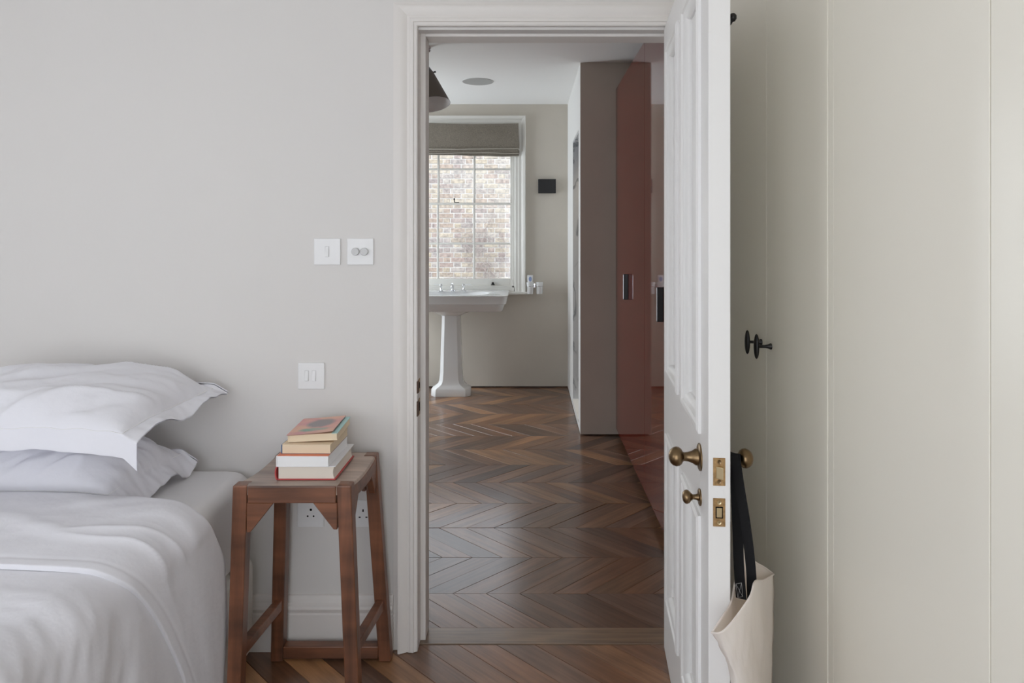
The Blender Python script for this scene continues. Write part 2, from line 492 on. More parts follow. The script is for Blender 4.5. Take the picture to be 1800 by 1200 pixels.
spo = bpy.data.objects.new('shower_light', sp); COL.objects.link(spo); spo.location = (.75, 5.3, CEIL - .03)

# ------------------------------------------------------------------ floor: chevron oak planks
ROW, PW, DX = .2945, .128, .307
floor = struct(MB().box(-3.32, 1.36, -1.15, FARY + .2, -.12, -.012).build('floor', M['sub']))
PAL = [(.150, .086, .050), (.175, .108, .068), (.205, .130, .080), (.125, .080, .056), (.160, .108, .082), (.190, .125, .090), (.255, .165, .098), (.14, .098, .078), (.32, .21, .12), (.095, .064, .048)]
PWT = [4, 4, 3, 4, 3, 3, 3, 3, 1.6, 3]
plank_cache = {}
loose = MB()
plank_n = 0
def inview(pts):
    xs = [928 + F*p[0]/p[1] for p in pts if p[1] > .2]; ys = [415 + F*CAMZ/p[1] for p in pts if p[1] > .2]
    if not xs or min(ys) > 1205: return False
    if min(p[1] for p in pts) >= 2.28: return max(xs) > 742 and min(xs) < 1172 and not (max(p[1] for p in pts) > 6.3)
    return max(xs) > 428 and min(xs) < 1200
def plank(X0, y0, y1, sgn, width=PW):
    global plank_n
    h = y1 - y0
    k = DX / ROW * sgn
    g = .0006
    P0 = Vector((X0, y0, 0))
    quad = [Vector((X0 + g, y0 + g, 0)), Vector((X0 + width - g, y0 + g, 0)), Vector((X0 + width - g + k*h, y1 - g, 0)), Vector((X0 + g + k*h, y1 - g, 0))]
    ang = math.atan2(1, k)
    if ang > PI/2: ang -= PI
    if not inview(quad):
        loose.hexa([(q.x, q.y, -.014) for q in quad], [(q.x, q.y, -.0005) for q in quad])
        return
    key = (round(h, 4), sgn, round(width, 4))
    if key not in plank_cache:
        Rm = Matrix.Rotation(-ang, 4, 'Z')
        b = MB()
        loc = [Rm @ (q - P0) for q in quad]
        b.hexa([(q.x, q.y, -.014) for q in loc], [(q.x, q.y, 0) for q in loc])
        plank_cache[key] = b.mesh('plank', M['plank'], bevel=.0009, seg=1)
    o = bpy.data.objects.new('plank', plank_cache[key])
    link(o, floor)
    o.location = (P0.x, P0.y, -.0004 - abs(R.gauss(0, .0004)))
    o.rotation_euler = (R.gauss(0, .0013), R.gauss(0, .0013), ang)
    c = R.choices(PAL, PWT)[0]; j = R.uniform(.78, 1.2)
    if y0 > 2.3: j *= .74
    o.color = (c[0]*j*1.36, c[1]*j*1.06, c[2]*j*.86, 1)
    plank_n += 1
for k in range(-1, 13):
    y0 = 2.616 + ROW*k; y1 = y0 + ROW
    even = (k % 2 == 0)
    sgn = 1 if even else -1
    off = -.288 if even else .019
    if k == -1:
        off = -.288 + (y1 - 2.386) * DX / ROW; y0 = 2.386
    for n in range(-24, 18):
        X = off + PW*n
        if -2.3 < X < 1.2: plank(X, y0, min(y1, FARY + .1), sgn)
# bedroom rows
yb = 2.03
for n in range(-30, 14):
    X = .15 + .26*DX/ROW + PW*n
    if -3.2 < X < 1.3: plank(X, yb, 2.289, -1)
k = 0
y1 = yb
while y1 > -.9:
    y0 = y1 - ROW
    s_ = 1 if k % 2 == 0 else -1
    for n in range(-30, 14):
        X = .15 + .26 + PW*n - (DX if s_ > 0 else 0)
        if -3.2 < X < 1.3: plank(X, y0, y1, s_)
    y1 = y0; k += 1
lo = loose.build('planks_out_of_sight', M['plank'], floor)
lo['kind'] = 'stuff'; lo.color = (.17, .108, .07, 1)
thr = MB().box(-.375, .50, 2.2905, 2.3845, -.014, .0012).build('threshold_plank', M['plank'], floor, bevel=.0015, seg=1)
thr.color = (.215, .135, .082, 1)

# ------------------------------------------------------------------ door frame, architrave, baseboard
def arch_profile():   # (distance from opening edge, proud of wall)
    return [(0, 0), (0, .016), (.004, .019), (.011, .019), (.013, .024), (.023, .024), (.025, .021), (.034, .020), (.046, .027), (.058, .030), (.063, .030), (.064, .008), (.081, .007), (.081, 0)]
OX0, OX1, OZ = -.364, .500, 2.0605
fr = empty('trim_1', (-.364, WY, 0)); fr['kind'] = 'structure'
prof = arch_profile()
def arch_side(x, sgn, ztop_fn, z0=0.0):
    b = MB()
    n = len(prof)
    bot = [(x + sgn*u, WY - t, z0 + .001*(i % 3)) for i, (u, t) in enumerate(prof)]
    top = [(x + sgn*u, WY - t, OZ + u) for u, t in prof]
    b.loft([bot, top])
    return b
arch_side(OX0, -1, None).build('architrave', M['trim'], fr, smooth=True, angle=25)
arch_side(OX1, 1, None).build('architrave', M['trim'], fr, smooth=True, angle=25)
b = MB(); b.loft([[(OX0 - u, WY - t, OZ + u) for u, t in prof], [(OX1 + u, WY - t, OZ + u) for u, t in prof]])
b.build('architrave_head', M['trim'], fr, smooth=True, angle=25)
# linings: rebate side then stop
JX0, JX1, JZ = -.346, .478, 2.043
STY = 2.309
MB().box(-.375, OX0, WY - .001, WB + .002, 0, 2.06).build('jamb_lining', M['trim'], fr)
MB().box(OX1, .51, WY - .001, WB + .002, 0, 2.06).build('jamb_lining', M['trim'], fr)
MB().box(-.375, .51, WY - .001, WB + .002, OZ, 2.07).build('head_lining', M['trim'], fr)
MB().box(OX0, JX0, STY, WB + .002, 0.002, OZ).build('door_stop', M['trim'], fr, bevel=.0015)
MB().box(JX1, OX1, STY, WB + .002, 0.002, OZ).build('door_stop', M['trim'], fr, bevel=.0015)
MB().box(JX0, JX1, STY, WB + .002, JZ, OZ).build('door_stop', M['trim'], fr, bevel=.0015)
for z0, z1 in ((.848, .892), (.772, .826)):
    MB().box(OX0 - .0005, OX0 + .0012, WY + .006, WY + .032, z0, z1).build('strike_plate', M['plateb'], fr)
    MB().box(OX0 + .0005, OX0 + .0016, WY + .012, WY + .027, z0 + .012, z1 - .012).build('strike_hole', M['hole'], fr)
    MB().box(OX0 - .0065, OX0 + .0015, WY - .0175, WY + .006, z0 + .002, z1 - .002).build('strike_lip', mat('tarnished_lip', (.10, .055, .035), .5, metal=.6), fr, bevel=.001)
# bathroom side architrave (seen from other positions)
for x0, x1 in ((-.46, -.37), (.505, .595)):
    MB().box(x0, x1, WB, WB + .02, 0, 2.14).build('architrave', M['trim'], fr, bevel=.003)
MB().box(-.46, .595, WB, WB + .02, 2.05, 2.14).build('architrave_head', M['trim'], fr, bevel=.003)

bp_ = [(0, 0), (.018, 0), (.018, .122), (.015, .126), (.015, .129), (.021, .133), (.024, .143), (.021, .153), (.015, .157), (.013, .160), (.012, .170), (.007, .180), (0, .183)]
b = MB(); b.loft([[(-3.2, WY - t, z) for t, z in bp_], [(-.4455, WY - t, z) for t, z in bp_]])
struct(b.build('baseboard_middle', M['trim'], smooth=True, angle=25))
b = MB(); b.loft([[(-3.2 + t, -.98, z) for t, z in bp_], [(-3.2 + t, WY - .03, z) for t, z in bp_]])
struct(b.build('baseboard_west', M['trim'], smooth=True, angle=25))
b = MB(); b.loft([[(-3.17, -1.0 + t, z) for t, z in bp_], [(1.25, -1.0 + t, z) for t, z in bp_]])
struct(b.build('baseboard_south', M['trim'], smooth=True, angle=25))

# windows of the west walls (out of the frame): plain sashes
def plain_window(name, x, y0, y1, z0, z1):
    o = empty(name, (x, (y0+y1)/2, z0)); o['kind'] = 'structure'
    b = MB()
    for a, c, e, f in ((y0, y1, z0, z0+.06), (y0, y1, z1-.06, z1), (y0, y0+.05, z0+.06, z1-.06), (y1-.05, y1, z0+.06, z1-.06)):
        b.box(x - .03, x + .03, a, c, e, f)
    b.build('window_frame', M['bath_trim'], o)
    MB().box(x - .022, x + .022, y0+.05, y1-.05, (z0+z1)/2 - .02, (z0+z1)/2 + .02).build('meeting_rail', M['bath_trim'], o)
    MB().box(x - .014, x + .014, (y0+y1)/2 - .012, (y0+y1)/2 + .012, z0+.06, z1-.06).build('glazing_bar', M['bath_trim'], o)
plain_window('window_2', -3.24, -.8, .2, .6, 2.3)
plain_window('window_3', -2.24, 5.05, 6.04, .3, 2.4)
sw = empty('added_window', (-.85, -1.04, .08)); sw['kind'] = 'structure'  # unseen south opening, added and taken down low to lift the shade
b = MB()
b.box(-2.0, .3, -1.07, -1.01, .08, .14); b.box(-2.0, .3, -1.07, -1.01, 2.06, 2.12); b.box(-2.0, -1.95, -1.07, -1.01, .14, 2.06); b.box(.25, .3, -1.07, -1.01, .14, 2.06)
b.build('window_frame', M['bath_trim'], sw)
for mx_ in (-.9,):
    MB().box(mx_ - .03, mx_ + .03, -1.06, -1.02, .14, 2.06).build('mullion', M['bath_trim'], sw)

# ------------------------------------------------------------------ the open door
TH = math.atan(.0887)
door = empty('door_1', (.451, 2.262, 0), -(PI/2 + TH))
tag(door, 'white panelled door standing open with brass knobs', 'door', kind='structure')
DW, DT, DH = .840, .045, 2.055
def dbox(name, x0, x1, z0, z1, y0=0.0, y1=DT, m='door', bevel=.0015):
    return MB().box(x0, x1, y0, y1, z0, z1).build(name, M[m], door, local=True, bevel=bevel)
dbox('stile', 0, .105, .008, DH); dbox('stile', .735, DW, .008, DH)
dbox('muntin', .363, .477, .2155, .7345); dbox('muntin', .363, .477, .9385, 1.9545)
dbox('bottom_rail', .105, .735, .008, .215); dbox('top_rail', .105, .735, 1.955, DH); dbox('lock_rail', .105, .735, .735, .938)
def moulding(x0, x1, z0, z1, side):
    # bolection frame: profile (inset from opening edge, height above the face)
    pr = [(-.010, 0), (-.010, .006), (-.002, .010), (.006, .0085), (.010, .004), (.018, .002), (.026, -.004), (.030, -.010), (.030, -.017)]
    b = MB()
    ycoord = (lambda h: -h) if side < 0 else (lambda h: DT + h)
    rings = []
    for (cx, cz, sx, sz) in ((x0, z0, 1, 1), (x1, z0, -1, 1), (x1, z1, -1, -1), (x0, z1, 1, -1)):
        rings.append([(cx + sx*u, ycoord(h), cz + sz*u) for u, h in pr])
    n = len(pr)
    for k in range(4):
        b.loft([rings[k], rings[(k+1) % 4]], caps=False, closed=False)
    return b
for (x0, x1) in ((.105, .363), (.477, .735)):
    for (z0, z1) in ((.215, .735), (.938, 1.955)):
        dbox('panel', x0 - .0005, x1 + .0005, z0 - .0005, z1 + .0005, .0155, DT - .0155, bevel=0)
        for sd_ in (-1, 1):
            moulding(x0, x1, z0, z1, sd_).build('panel_moulding', M['door'], door, local=True, smooth=True, angle=30, merge=True)
# hardware: knob both sides, thumb turn, plates on the edge
kx, kz = .737, .874
def knob(side):
    y0 = 0 if side < 0 else DT
    n = (0, side, 0)
    pr = [(.0, 0), (.030, 0), (.030, .003), (.0265, .005), (.0185, .006), (.018, .011), (.0135, .018), (.0105, .027), (.0095, .036), (.0115, .039), (.0165, .0415), (.0205, .047), (.0215, .053), (.0195, .060), (.0145, .066), (.007, .0695), (0, .0705)]
    k_ = MB().lathe(pr[4:], (kx, y0, kz), n, 28).build('knob', M['brass'], door, local=True, smooth=True, angle=50)
    MB().lathe(pr[:5] + [(0, .006)], (kx, y0, kz), n, 28).build('knob_rose', M['brass'], door, local=True, smooth=True, angle=40)
knob(-1); knob(1)
pr = [(0, .004), (.0085, .004), (.006, .010), (.0055, .017), (.009, .021), (.0135, .025), (.0155, .030), (.014, .035), (.009, .039), (0, .0405)]
MB().lathe(pr, (kx + .002, 0, .785), (0, -1, 0), 24).build('thumb_turn', M['brass'], door, local=True, smooth=True, angle=50)
MB().lathe([(0, 0), (.0185, 0), (.0185, .003), (.016, .0045), (0, .0045)], (kx + .002, 0, .785), (0, -1, 0), 24).build('thumb_turn_rose', M['brass'], door, local=True, smooth=True, angle=40)
for i, (z0, z1) in enumerate(((.848, .906), (.763, .822))):
    pl = MB().box(DW - .001, DW + .0012, .0095, .0345, z0, z1).build('latch_plate' if i == 0 else 'bolt_plate', M['plateb'], door, local=True, bevel=.0006, seg=1)
    zc = (z0 + z1) / 2
    if i == 0:
        MB().add([(DW + .001, .0155, zc - .0135), (DW + .001, .0285, zc - .0135), (DW + .001, .0285, zc + .0115), (DW + .001, .0155, zc + .0115), (DW + .003, .0155, zc - .0135), (DW + .011, .0285, zc - .0135), (DW + .011, .0285, zc + .0115), (DW + .003, .0155, zc + .0115)],
                 [(0,3,2,1),(4,5,6,7),(0,1,5,4),(1,2,6,5),(2,3,7,6),(3,0,4,7)]).build('latch', M['brightb'], pl, local=True, bevel=.0008)
    else:
        b = MB()
        for a, c, e, f in ((.0145, .0295, zc - .012, zc - .010), (.0145, .0295, zc + .010, zc + .012), (.0145, .0165, zc - .010, zc + .010), (.0275, .0295, zc - .010, zc + .010)):
            b.box(DW + .0008, DW + .0018, a, c, e, f)
        b.build('bolt_surround', M['hole'], pl, local=True)
        MB().box(DW + .0008, DW + .0022, .0165, .0275, zc - .010, zc + .010).build('bolt', M['brightb'], pl, local=True, bevel=.0005)
    for zz in (z0 + .0085, z1 - .0085):
        MB().lathe([(.0, .0012), (.0045, .0012), (.0042, .0018), (.0012, .0010), (0, .0010)], (DW, .022, zz), (1, 0, 0), 14).build('screw', M['brightb'] if i else M['brass'], pl, local=True, smooth=True)
# coat hook on the wardrobe side of the door
b = MB()
b.tube([(.60, DT, 1.885), (.60, DT + .018, 1.878), (.60, DT + .036, 1.876), (.60, DT + .048, 1.884), (.60, DT + .053, 1.893)], [.005, .0048, .0045, .0045, .004], 10)
b.lathe([(0, -.011), (.0055, -.009), (.0095, -.003), (.0095, .004), (.006, .009), (0, .011)], (.60, DT + .054, 1.898), (0, 0, 1), 14)
b.lathe([(0, 0), (.016, 0), (.015, .004), (0, .005)], (.60, DT, 1.885), (0, 1, 0), 16)
b.build('coat_hook', M['iron'], door, local=True, smooth=True, angle=45)
for z in (.25, 1.1, 1.85):
    MB().lathe([(0, 0), (.006, 0), (.006, .09), (0, .09)], (-.004, DT + .002, z), (0, 0, 1), 12).build('hinge', M['brass'], door, local=True, smooth=True)

# ------------------------------------------------------------------ cream wardrobe on the right
ward = empty('wardrobe', (.97, 1.05, 0), 0, 'cream painted built-in wardrobe with flat doors and black oval knobs', 'wardrobe')
WX = .66
MB().box(WX + .024, 1.258, -.58, WY - .002, .09, 2.545).build('carcass', M['cream'], ward)
MB().box(WX + .05, 1.25, -.56, WY - .01, .0, .09).build('plinth', M['cream'], ward)
MB().box(WX + .001, WX + .03, 1.477, 1.503, .09, 2.545).build('frame_stile', M['cream'], ward, bevel=.0012)
MB().box(WX + .001, WX + .03, 2.240, WY - .003, .09, 2.545).build('frame_stile', M['cream'], ward, bevel=.0012)
def wdoor(y0, y1, tilt=0):
    yc = y1
    Mx = Matrix.Translation((WX, yc, 0)) @ Matrix.Rotation(tilt, 4, 'Z') @ Matrix.Translation((-WX, -yc, 0))
    return MB().box(WX, WX + .022, y0, y1, .10, 2.53, Mx).build('door', M['cream'], ward, bevel=.0006, seg=1)
dB = wdoor(1.5055, 1.8885); dA = wdoor(1.8905, 2.2375); dC = wdoor(.9765, 1.4745); dD = wdoor(.478, .9735, -.004); wdoor(-.02, .475); wdoor(-.55, -.023)
def oval_knob(y, z, door_o):
    b = MB()
    b.lathe([(0, 0), (.0085, 0), (.0082, .003), (.0055, .009), (.0042, .017), (.0040, .030), (.0050, .036), (0, .036)], (WX, y, z), (-1, 0, 0), 18)
    b.build('knob_stem', M['iron'], door_o, smooth=True, angle=50)
    n = 22
    rings = []
    for i in range(n + 1):
        t = -1 + 2*i/n
        r = math.sqrt(max(0, 1 - t*t))
        rings.append([(WX - .040 + .0072*r*math.cos(2*PI*k/18), y + .0105*r*math.sin(2*PI*k/18), z + .0345*t) for k in range(18)])
    b = MB(); b.loft(rings)
    b.build('knob', M['iron'], door_o, smooth=True, angle=60, merge=True)
oval_knob(1.852, 1.069, dB); oval_knob(1.929, 1.069, dA)

# ------------------------------------------------------------------ bathroom wardrobe, red lacquer
rw = empty('wardrobe', (.9, 3.66, 0), 0, 'tall glossy red-brown wardrobe with black bar handles beyond the doorway', 'wardrobe')
RX = .604
MB().box(RX + .024, 1.258, 2.62, 4.688, .05, 2.376).build('carcass', M['red'], rw)
MB().box(RX + .06, 1.25, 2.62, 4.685, 0, .05).build('plinth', M['sub'], rw)
RD = []
for y0, y1 in ((3.536, 4.689), (2.622, 3.533)):
    RD.append(MB().box(RX, RX + .022, y0, y1, .05, 2.378).build('door', M['red'], rw, bevel=.001, seg=1))
for y, d_ in ((4.125, RD[0]), (3.055, RD[1])):
    b = MB().box(RX - .028, RX, y - .011, y + .011, .985, 1.140)
    h = b.build('handle', M['iron'], d_, bevel=.002)
    MB().box(RX - .0295, RX - .0275, y - .004, y + .004, .99, 1.135).build('handle_strip', M['chrome'], d_)

# ------------------------------------------------------------------ north window: casing, box, sashes
win = empty('window_1', (-.655, FARY, .87)); win['kind'] = 'structure'
tag(win, 'white sash window with glazing bars above the basin', 'window')
cpr = [(0, 0), (0, .012), (.006, .016), (.030, .016), (.034, .021), (.060, .021), (.066, .026), (.080, .034), (.092, .036), (.098, .034), (.098, 0)]
ix0, ix1, izt = -1.215, -.118, 2.355
def casing(pts_a, pts_b):
    b = MB(); b.loft([pts_a, pts_b]); return b
casing([(ix1 + u, FARY - t, .868) for u, t in cpr], [(ix1 + u, FARY - t, izt + u) for u, t in cpr]).build('casing', M['bath_trim'], win, smooth=True, angle=25)
casing([(ix0 - u, FARY - t, .868) for u, t in cpr], [(ix0 - u, FARY - t, izt + u) for u, t in cpr]).build('casing', M['bath_trim'], win, smooth=True, angle=25)
casing([(ix0 - u, FARY - t, izt + u) for u, t in cpr], [(ix1 + u, FARY - t, izt + u) for u, t in cpr]).build('casing', M['bath_trim'], win, smooth=True, angle=25)
MB().box(-1.335, -.003, FARY - .065, FARY + .01, .845, .868).build('sill', M['bath_trim'], win, bevel=.006)
b = MB()
b.box(-1.215, -1.185, FARY + .001, FARY + .17, .87, 2.37); b.box(-.125, -.095, FARY + .001, FARY + .17, .87, 2.37); b.box(-1.215, -.095, FARY + .001, FARY + .17, 2.34, 2.37); b.box(-1.215, -.095, FARY + .001, FARY + .17, .87, .905)
b.box(-1.185, -1.168, FARY + .004, FARY + .022, .905, 2.34); b.box(-.142, -.125, FARY + .004, FARY + .022, .905, 2.34); b.box(-1.185, -.125, FARY + .004, FARY + .024, .905, .921)
b.build('box_frame', M['bath_trim'], win, bevel=.0015, seg=1)
def sash(y0, y1, z0, z1, zb, top, bot):
    xl, xr = -1.183, -.127
    st = .034
    b = MB()
    b.box(xl, xl + st, y0, y1, z0, z1); b.box(xr - st, xr, y0, y1, z0, z1); b.box(xl + st, xr - st, y0, y1, z0, z0 + bot); b.box(xl + st, xr - st, y0, y1, z1 - top, z1)
    s_ = b.build('sash', M['bath_trim'], win, bevel=.002, seg=1)
    gx0, gx1 = xl + st, xr - st
    wv = (gx1 - gx0) / 3
    for i in (1, 2):
        MB().box(gx0 + wv*i - .009, gx0 + wv*i + .009, y0 + .004, y1 - .004, z0 + bot, z1 - top).build('glazing_bar', M['bath_trim'], s_, bevel=.003, seg=1)
    MB().box(gx0, gx1, y0 + .005, y1 - .005, zb - .008, zb + .008).build('glazing_bar', M['bath_trim'], s_, bevel=.003, seg=1)
    for i in range(3):
        for (a, c) in ((z0 + bot, zb - .008), (zb + .008, z1 - top)):
            MB().box(gx0 + wv*i + (.009 if i else 0), gx0 + wv*(i+1) - (.009 if i < 2 else 0), (y0+y1)/2 + .006, (y0+y1)/2 + .009, a, c).build('pane', M['glass'], s_)
    return s_
s1 = sash(FARY + .025, FARY + .060, .921, 1.672, 1.300, .020, .062)
s2 = sash(FARY + .072, FARY + .107, 1.655, 2.338, 1.981, .034, .020)
# sash lift on the bottom rail and the latch on the meeting rail
b = MB(); b.lathe([(0, 0), (.018, 0), (.017, .006), (.010, .010), (.012, .020), (.006, .026), (0, .027)], (-.318, FARY + .010, .926), (0, 0, 1), 14)
b.build('sash_stop', M['iron'], s1, smooth=True, angle=50)
b = MB(); b.box(-.665, -.625, FARY + .026, FARY + .055, 1.672, 1.678); b.tube([(-.668, FARY + .035, 1.675), (-.668, FARY + .030, 1.70)], .004, 8); b.lathe([(0, -.008), (.008, -.004), (.009, .002), (.005, .008), (0, .009)], (-.669, FARY + .030, 1.704), (0, 0, 1), 12)
b.build('sash_catch', M['iron'], s1, smooth=True, angle=50)

# roman blind
bl = empty('roman_blind', (-.66, FARY - .05, 2.40), 0, 'grey linen roman blind folded up at the top of the window', 'blind')
BX0, BX1 = -1.245, -.081
def blind_layer(z0, z1, y, sag, bulge, seed):
    def fn(u, v):
        x = lerp(BX0, BX1, u)
        n = noise.noise(Vector((u*6, seed, v*2)))
        z = lerp(z0, z1, v) + (1 - v)*(sag*(math.sin(u*7 + seed)*.5 + n*.6)) + v*(-.004 + .006*math.sin(u*5 + seed))
        yy = y - bulge*math.sin(PI*min(1, (1-v)*1.1))*(.8 + .4*n) - .003*noise.noise(Vector((u*14, v*5, seed)))
        return (x + .004*math.sin(v*4 + seed), yy, z)
    return fn
b = MB(); b.grid(blind_layer(2.150, 2.382, FARY - .052, .006, .014, 1.3), 50, 14); b.grid(blind_layer(2.150, 2.382, FARY - .044, .006, .014, 1.3), 50, 14, True)
b.build('face_cloth', M['blind'], bl, smooth=True, angle=60, fixn=False)
def lip(z, y, r, sag, seed, m, name):
    pts = []
    for i in range(41):
        u = i/40
        n = noise.noise(Vector((u*6, seed, 0)))
        pts.append((lerp(BX0, BX1, u), y, z + sag*(math.sin(u*7 + seed)*.5 + n*.6)))
    return MB().tube(pts, r, 8).build(name, m, bl, smooth=True)
lip(2.149, FARY - .060, .0045, .006, 1.3, M['blindedge'], 'hem')
b = MB(); b.grid(blind_layer(2.112, 2.165, FARY - .040, .008, .010, 3.1), 50, 8); b.grid(blind_layer(2.112, 2.165, FARY - .032, .008, .010, 3.1), 50, 8, True)
b.build('fold', M['blind'], bl, smooth=True, angle=60, fixn=False)
lip(2.112, FARY - .046, .0042, .008, 3.1, M['blindedge'], 'hem')
b = MB(); b.grid(blind_layer(2.094, 2.150, FARY - .026, .012, .008, 5.2), 50, 8); b.grid(blind_layer(2.094, 2.150, FARY - .018, .012, .008, 5.2), 50, 8, True)
b.build('fold', M['blind'], bl, smooth=True, angle=60, fixn=False)
lip(2.094, FARY - .028, .0042, .012, 5.2, M['blindedge'], 'hem')
MB().box(BX0 + .01, BX1 - .01, FARY - .045, FARY - .037, 2.34, 2.378).build('headrail', M['bath_trim'], bl)

# ------------------------------------------------------------------ the brick wall outside
BY = 10.4
bw = struct(MB().box(-6, 5, BY + .006, BY + .3, -.6, 2.72).build('wall_garden', M['mortar']))
struct(MB().box(-8, 7, FARY + .2, BY + .3, -.75, -.6).build('ground', M['pave']))
BC = [(.44, .32, .28), (.40, .30, .28), (.50, .40, .31), (.55, .45, .32), (.42, .36, .345), (.50, .44, .41), (.36, .29, .28), (.58, .49, .38), (.46, .34, .27)]
st_me = None
def brick_mesh(L_):
    b = MB().box(.002, L_ - .002, 0, .02, 0, .062)
    return b.mesh('brick', M['brick'], bevel=.003, seg=1)
bm_s, bm_h = brick_mesh(.215), brick_mesh(.1025)
rest = MB(); nb = 0
for c in range(0, 60):
    z = -.6 + .075*c
    if z > 2.66: break
    x = -5.9 + (.0 if c % 2 else .163)
    i = 0
    while x < 4.8:
        Lb = .215 if i % 2 == 0 else .1025
        vis = (-1.78 < x + Lb/2 < -.16) and .66 < z < 2.66
        if vis and nb < 300:
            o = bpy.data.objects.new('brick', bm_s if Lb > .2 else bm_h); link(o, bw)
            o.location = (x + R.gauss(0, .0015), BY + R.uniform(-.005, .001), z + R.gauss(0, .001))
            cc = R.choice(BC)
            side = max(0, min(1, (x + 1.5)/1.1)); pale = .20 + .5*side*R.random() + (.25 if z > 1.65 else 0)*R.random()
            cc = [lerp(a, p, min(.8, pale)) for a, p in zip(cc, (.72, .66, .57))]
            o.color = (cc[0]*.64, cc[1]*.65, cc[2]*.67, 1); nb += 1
        elif not vis:
            y_ = BY + R.uniform(-.005, .001)
            rest.box(x, x + Lb, y_, y_ + .02, z, z + .065)
        x += Lb + .010; i += 1
ro = rest.build('bricks_out_of_sight', M['brick'], bw); ro['kind'] = 'stuff'; ro.color = (.32, .27, .24, 1)
# bare climber on the brick wall
def climber():
    b = MB()
    rr = random.Random(5)
    for k in range(70):
        x = rr.gauss(-.55, .26); z = rr.uniform(.2, 1.3)
        p = Vector((x, BY - .05, z)); pts = [p.copy()]
        a = rr.gauss(PI/2, .45)
        for s_ in range(rr.randint(4, 8)):
            a += rr.gauss(0, .38)
            p = p + Vector((math.cos(a)*.06, rr.gauss(0, .006), math.sin(a)*.065)); p.y = min(BY - .03, max(BY - .09, p.y))
            pts.append(p.copy())
            if rr.random() < .45:
                q = p.copy(); bb = a + rr.choice((-1, 1))*rr.uniform(.5, 1.1); br = [q.copy()]
                for t in range(3):
                    q = q + Vector((math.cos(bb)*.035, rr.gauss(0, .004), math.sin(bb)*.035)); bb += rr.gauss(0, .4); br.append(q.copy())
                b.tube(br, [.003, .0025, .002, .0015], 4)
        n = len(pts); b.tube(pts, [.0045*(1 - .6*i/n) for i in range(n)], 5)
    return b
tag(climber().build('climbing_plant', M['twig'], smooth=True), 'bare twiggy climber clinging to the brick wall outside the window', 'plant', kind='stuff')

# ------------------------------------------------------------------ basin
bs = empty('basin', (-.66, 5.9, 0), 0, 'white ceramic pedestal basin with chrome taps below the sash window', 'basin')
bx0, bx1, by0, by1 = -1.155, -.165, 5.60, FARY - .005
def rrect(x0, x1, y0, y1, r, z, n=5):
    out = []
    for cx, cy, a0 in ((x1 - r, y1 - .004, 0), (x0 + r, y1 - .004, 90), (x0 + r, y0 + r, 180), (x1 - r, y0 + r, 270)):
        rr = r if a0 >= 180 else .004
        ccx = cx if a0 >= 180 else (x1 - .004 if a0 == 0 else x0 + .004)
        for i in range(n + 1):
            a = math.radians(a0 + 90*i/n)
            out.append(Vector((ccx + rr*math.cos(a), cy + rr*math.sin(a), z)))
    return out
def bowl_ring(k, z, n=24):   # oval bowl with 24 points matching rrect's count and order
    out = []
    cx, cy = -.66, 5.86
    for i in range(n):
        a = 2*PI*(i + .5)/n - .0
        out.append(Vector((cx + .33*k*math.copysign(abs(math.cos(a))**.8, math.cos(a)), cy + .185*k*math.copysign(abs(math.sin(a))**.8, math.sin(a)), z)))
    return out
rings = [rrect(bx0 + .05, bx1 - .05, by0 + .05, by1, .05, .742), rrect(bx0 + .045, bx1 - .045, by0 + .042, by1, .055, .748), rrect(bx0 + .028, bx1 - .028, by0 + .022, by1, .06, .803),
         rrect(bx0 + .016, bx1 - .016, by0 + .010, by1, .06, .807), rrect(bx0 + .004, bx1 - .004, by0 + .003, by1, .06, .868), rrect(bx0, bx1, by0, by1, .06, .876), rrect(bx0 + .006, bx1 - .006, by0 + .006, by1, .058, .881),
         rrect(bx0 + .03, bx1 - .03, by0 + .03, by1 - .03, .05, .879), bowl_ring(1.03, .878), bowl_ring(1.0, .873), bowl_ring(.93, .845), bowl_ring(.8, .80), bowl_ring(.5, .772), bowl_ring(.1, .768)]
b = MB(); b.loft(rings)
b.build('basin_top', M['ceramic'], bs, smooth=True, angle=38)
def octa(hx, hy, ch, z, cy=5.90):
    c = -.66
    p = [(hx, -hy + ch), (hx, hy - ch), (hx - ch, hy), (-hx + ch, hy), (-hx, hy - ch), (-hx, -hy + ch), (-hx + ch, -hy), (hx - ch, -hy)]
    return [Vector((c + u, cy + v_, z)) for u, v_ in p]
b = MB(); b.loft([octa(.235, .17, .06, .745), octa(.20, .15, .06, .735), octa(.13, .12, .045, .712), octa(.088, .09, .03, .690)])
b.build('bowl_underside', M['ceramic'], bs, smooth=True, angle=50)
ped = [(.168, .088, .042, 0), (.170, .090, .042, .012), (.168, .088, .042, .058), (.160, .084, .042, .070), (.135, .078, .04, .085), (.112, .074, .036, .105), (.101, .072, .034, .135), (.094, .071, .032, .20), (.088, .070, .03, .40), (.080, .068, .028, .62), (.078, .067, .026, .692)]
b = MB(); b.loft([octa(hx, hy, ch, z) for hx, hy, ch, z in ped])
b.build('pedestal', M['ceramic'], bs, smooth=True, angle=40)
def tap(x, sgn):
    t = MB().lathe([(0, 0), (.023, 0), (.023, .004), (.015, .010), (.010, .018), (.0085, .045), (.012, .050), (.014, .056), (.012, .062), (.006, .068), (0, .070)], (x, 6.03, .879), (0, 0, 1), 18).build('tap', M['chrome'], bs, smooth=True, angle=50)
    MB().tube([(x - sgn*.016, 6.03, .939), (x + sgn*.066, 6.028, .940)], [.0055, .0062], 12).build('lever', M['ceramic'], t, smooth=True, angle=50)
    MB().tube([(x, 6.03 - .03, .939), (x, 6.03 + .03, .939)], [.0045, .0045], 10).build('crossbar', M['chrome'], t, smooth=True, angle=50)
tap(-.767, -1); tap(-.567, 1)
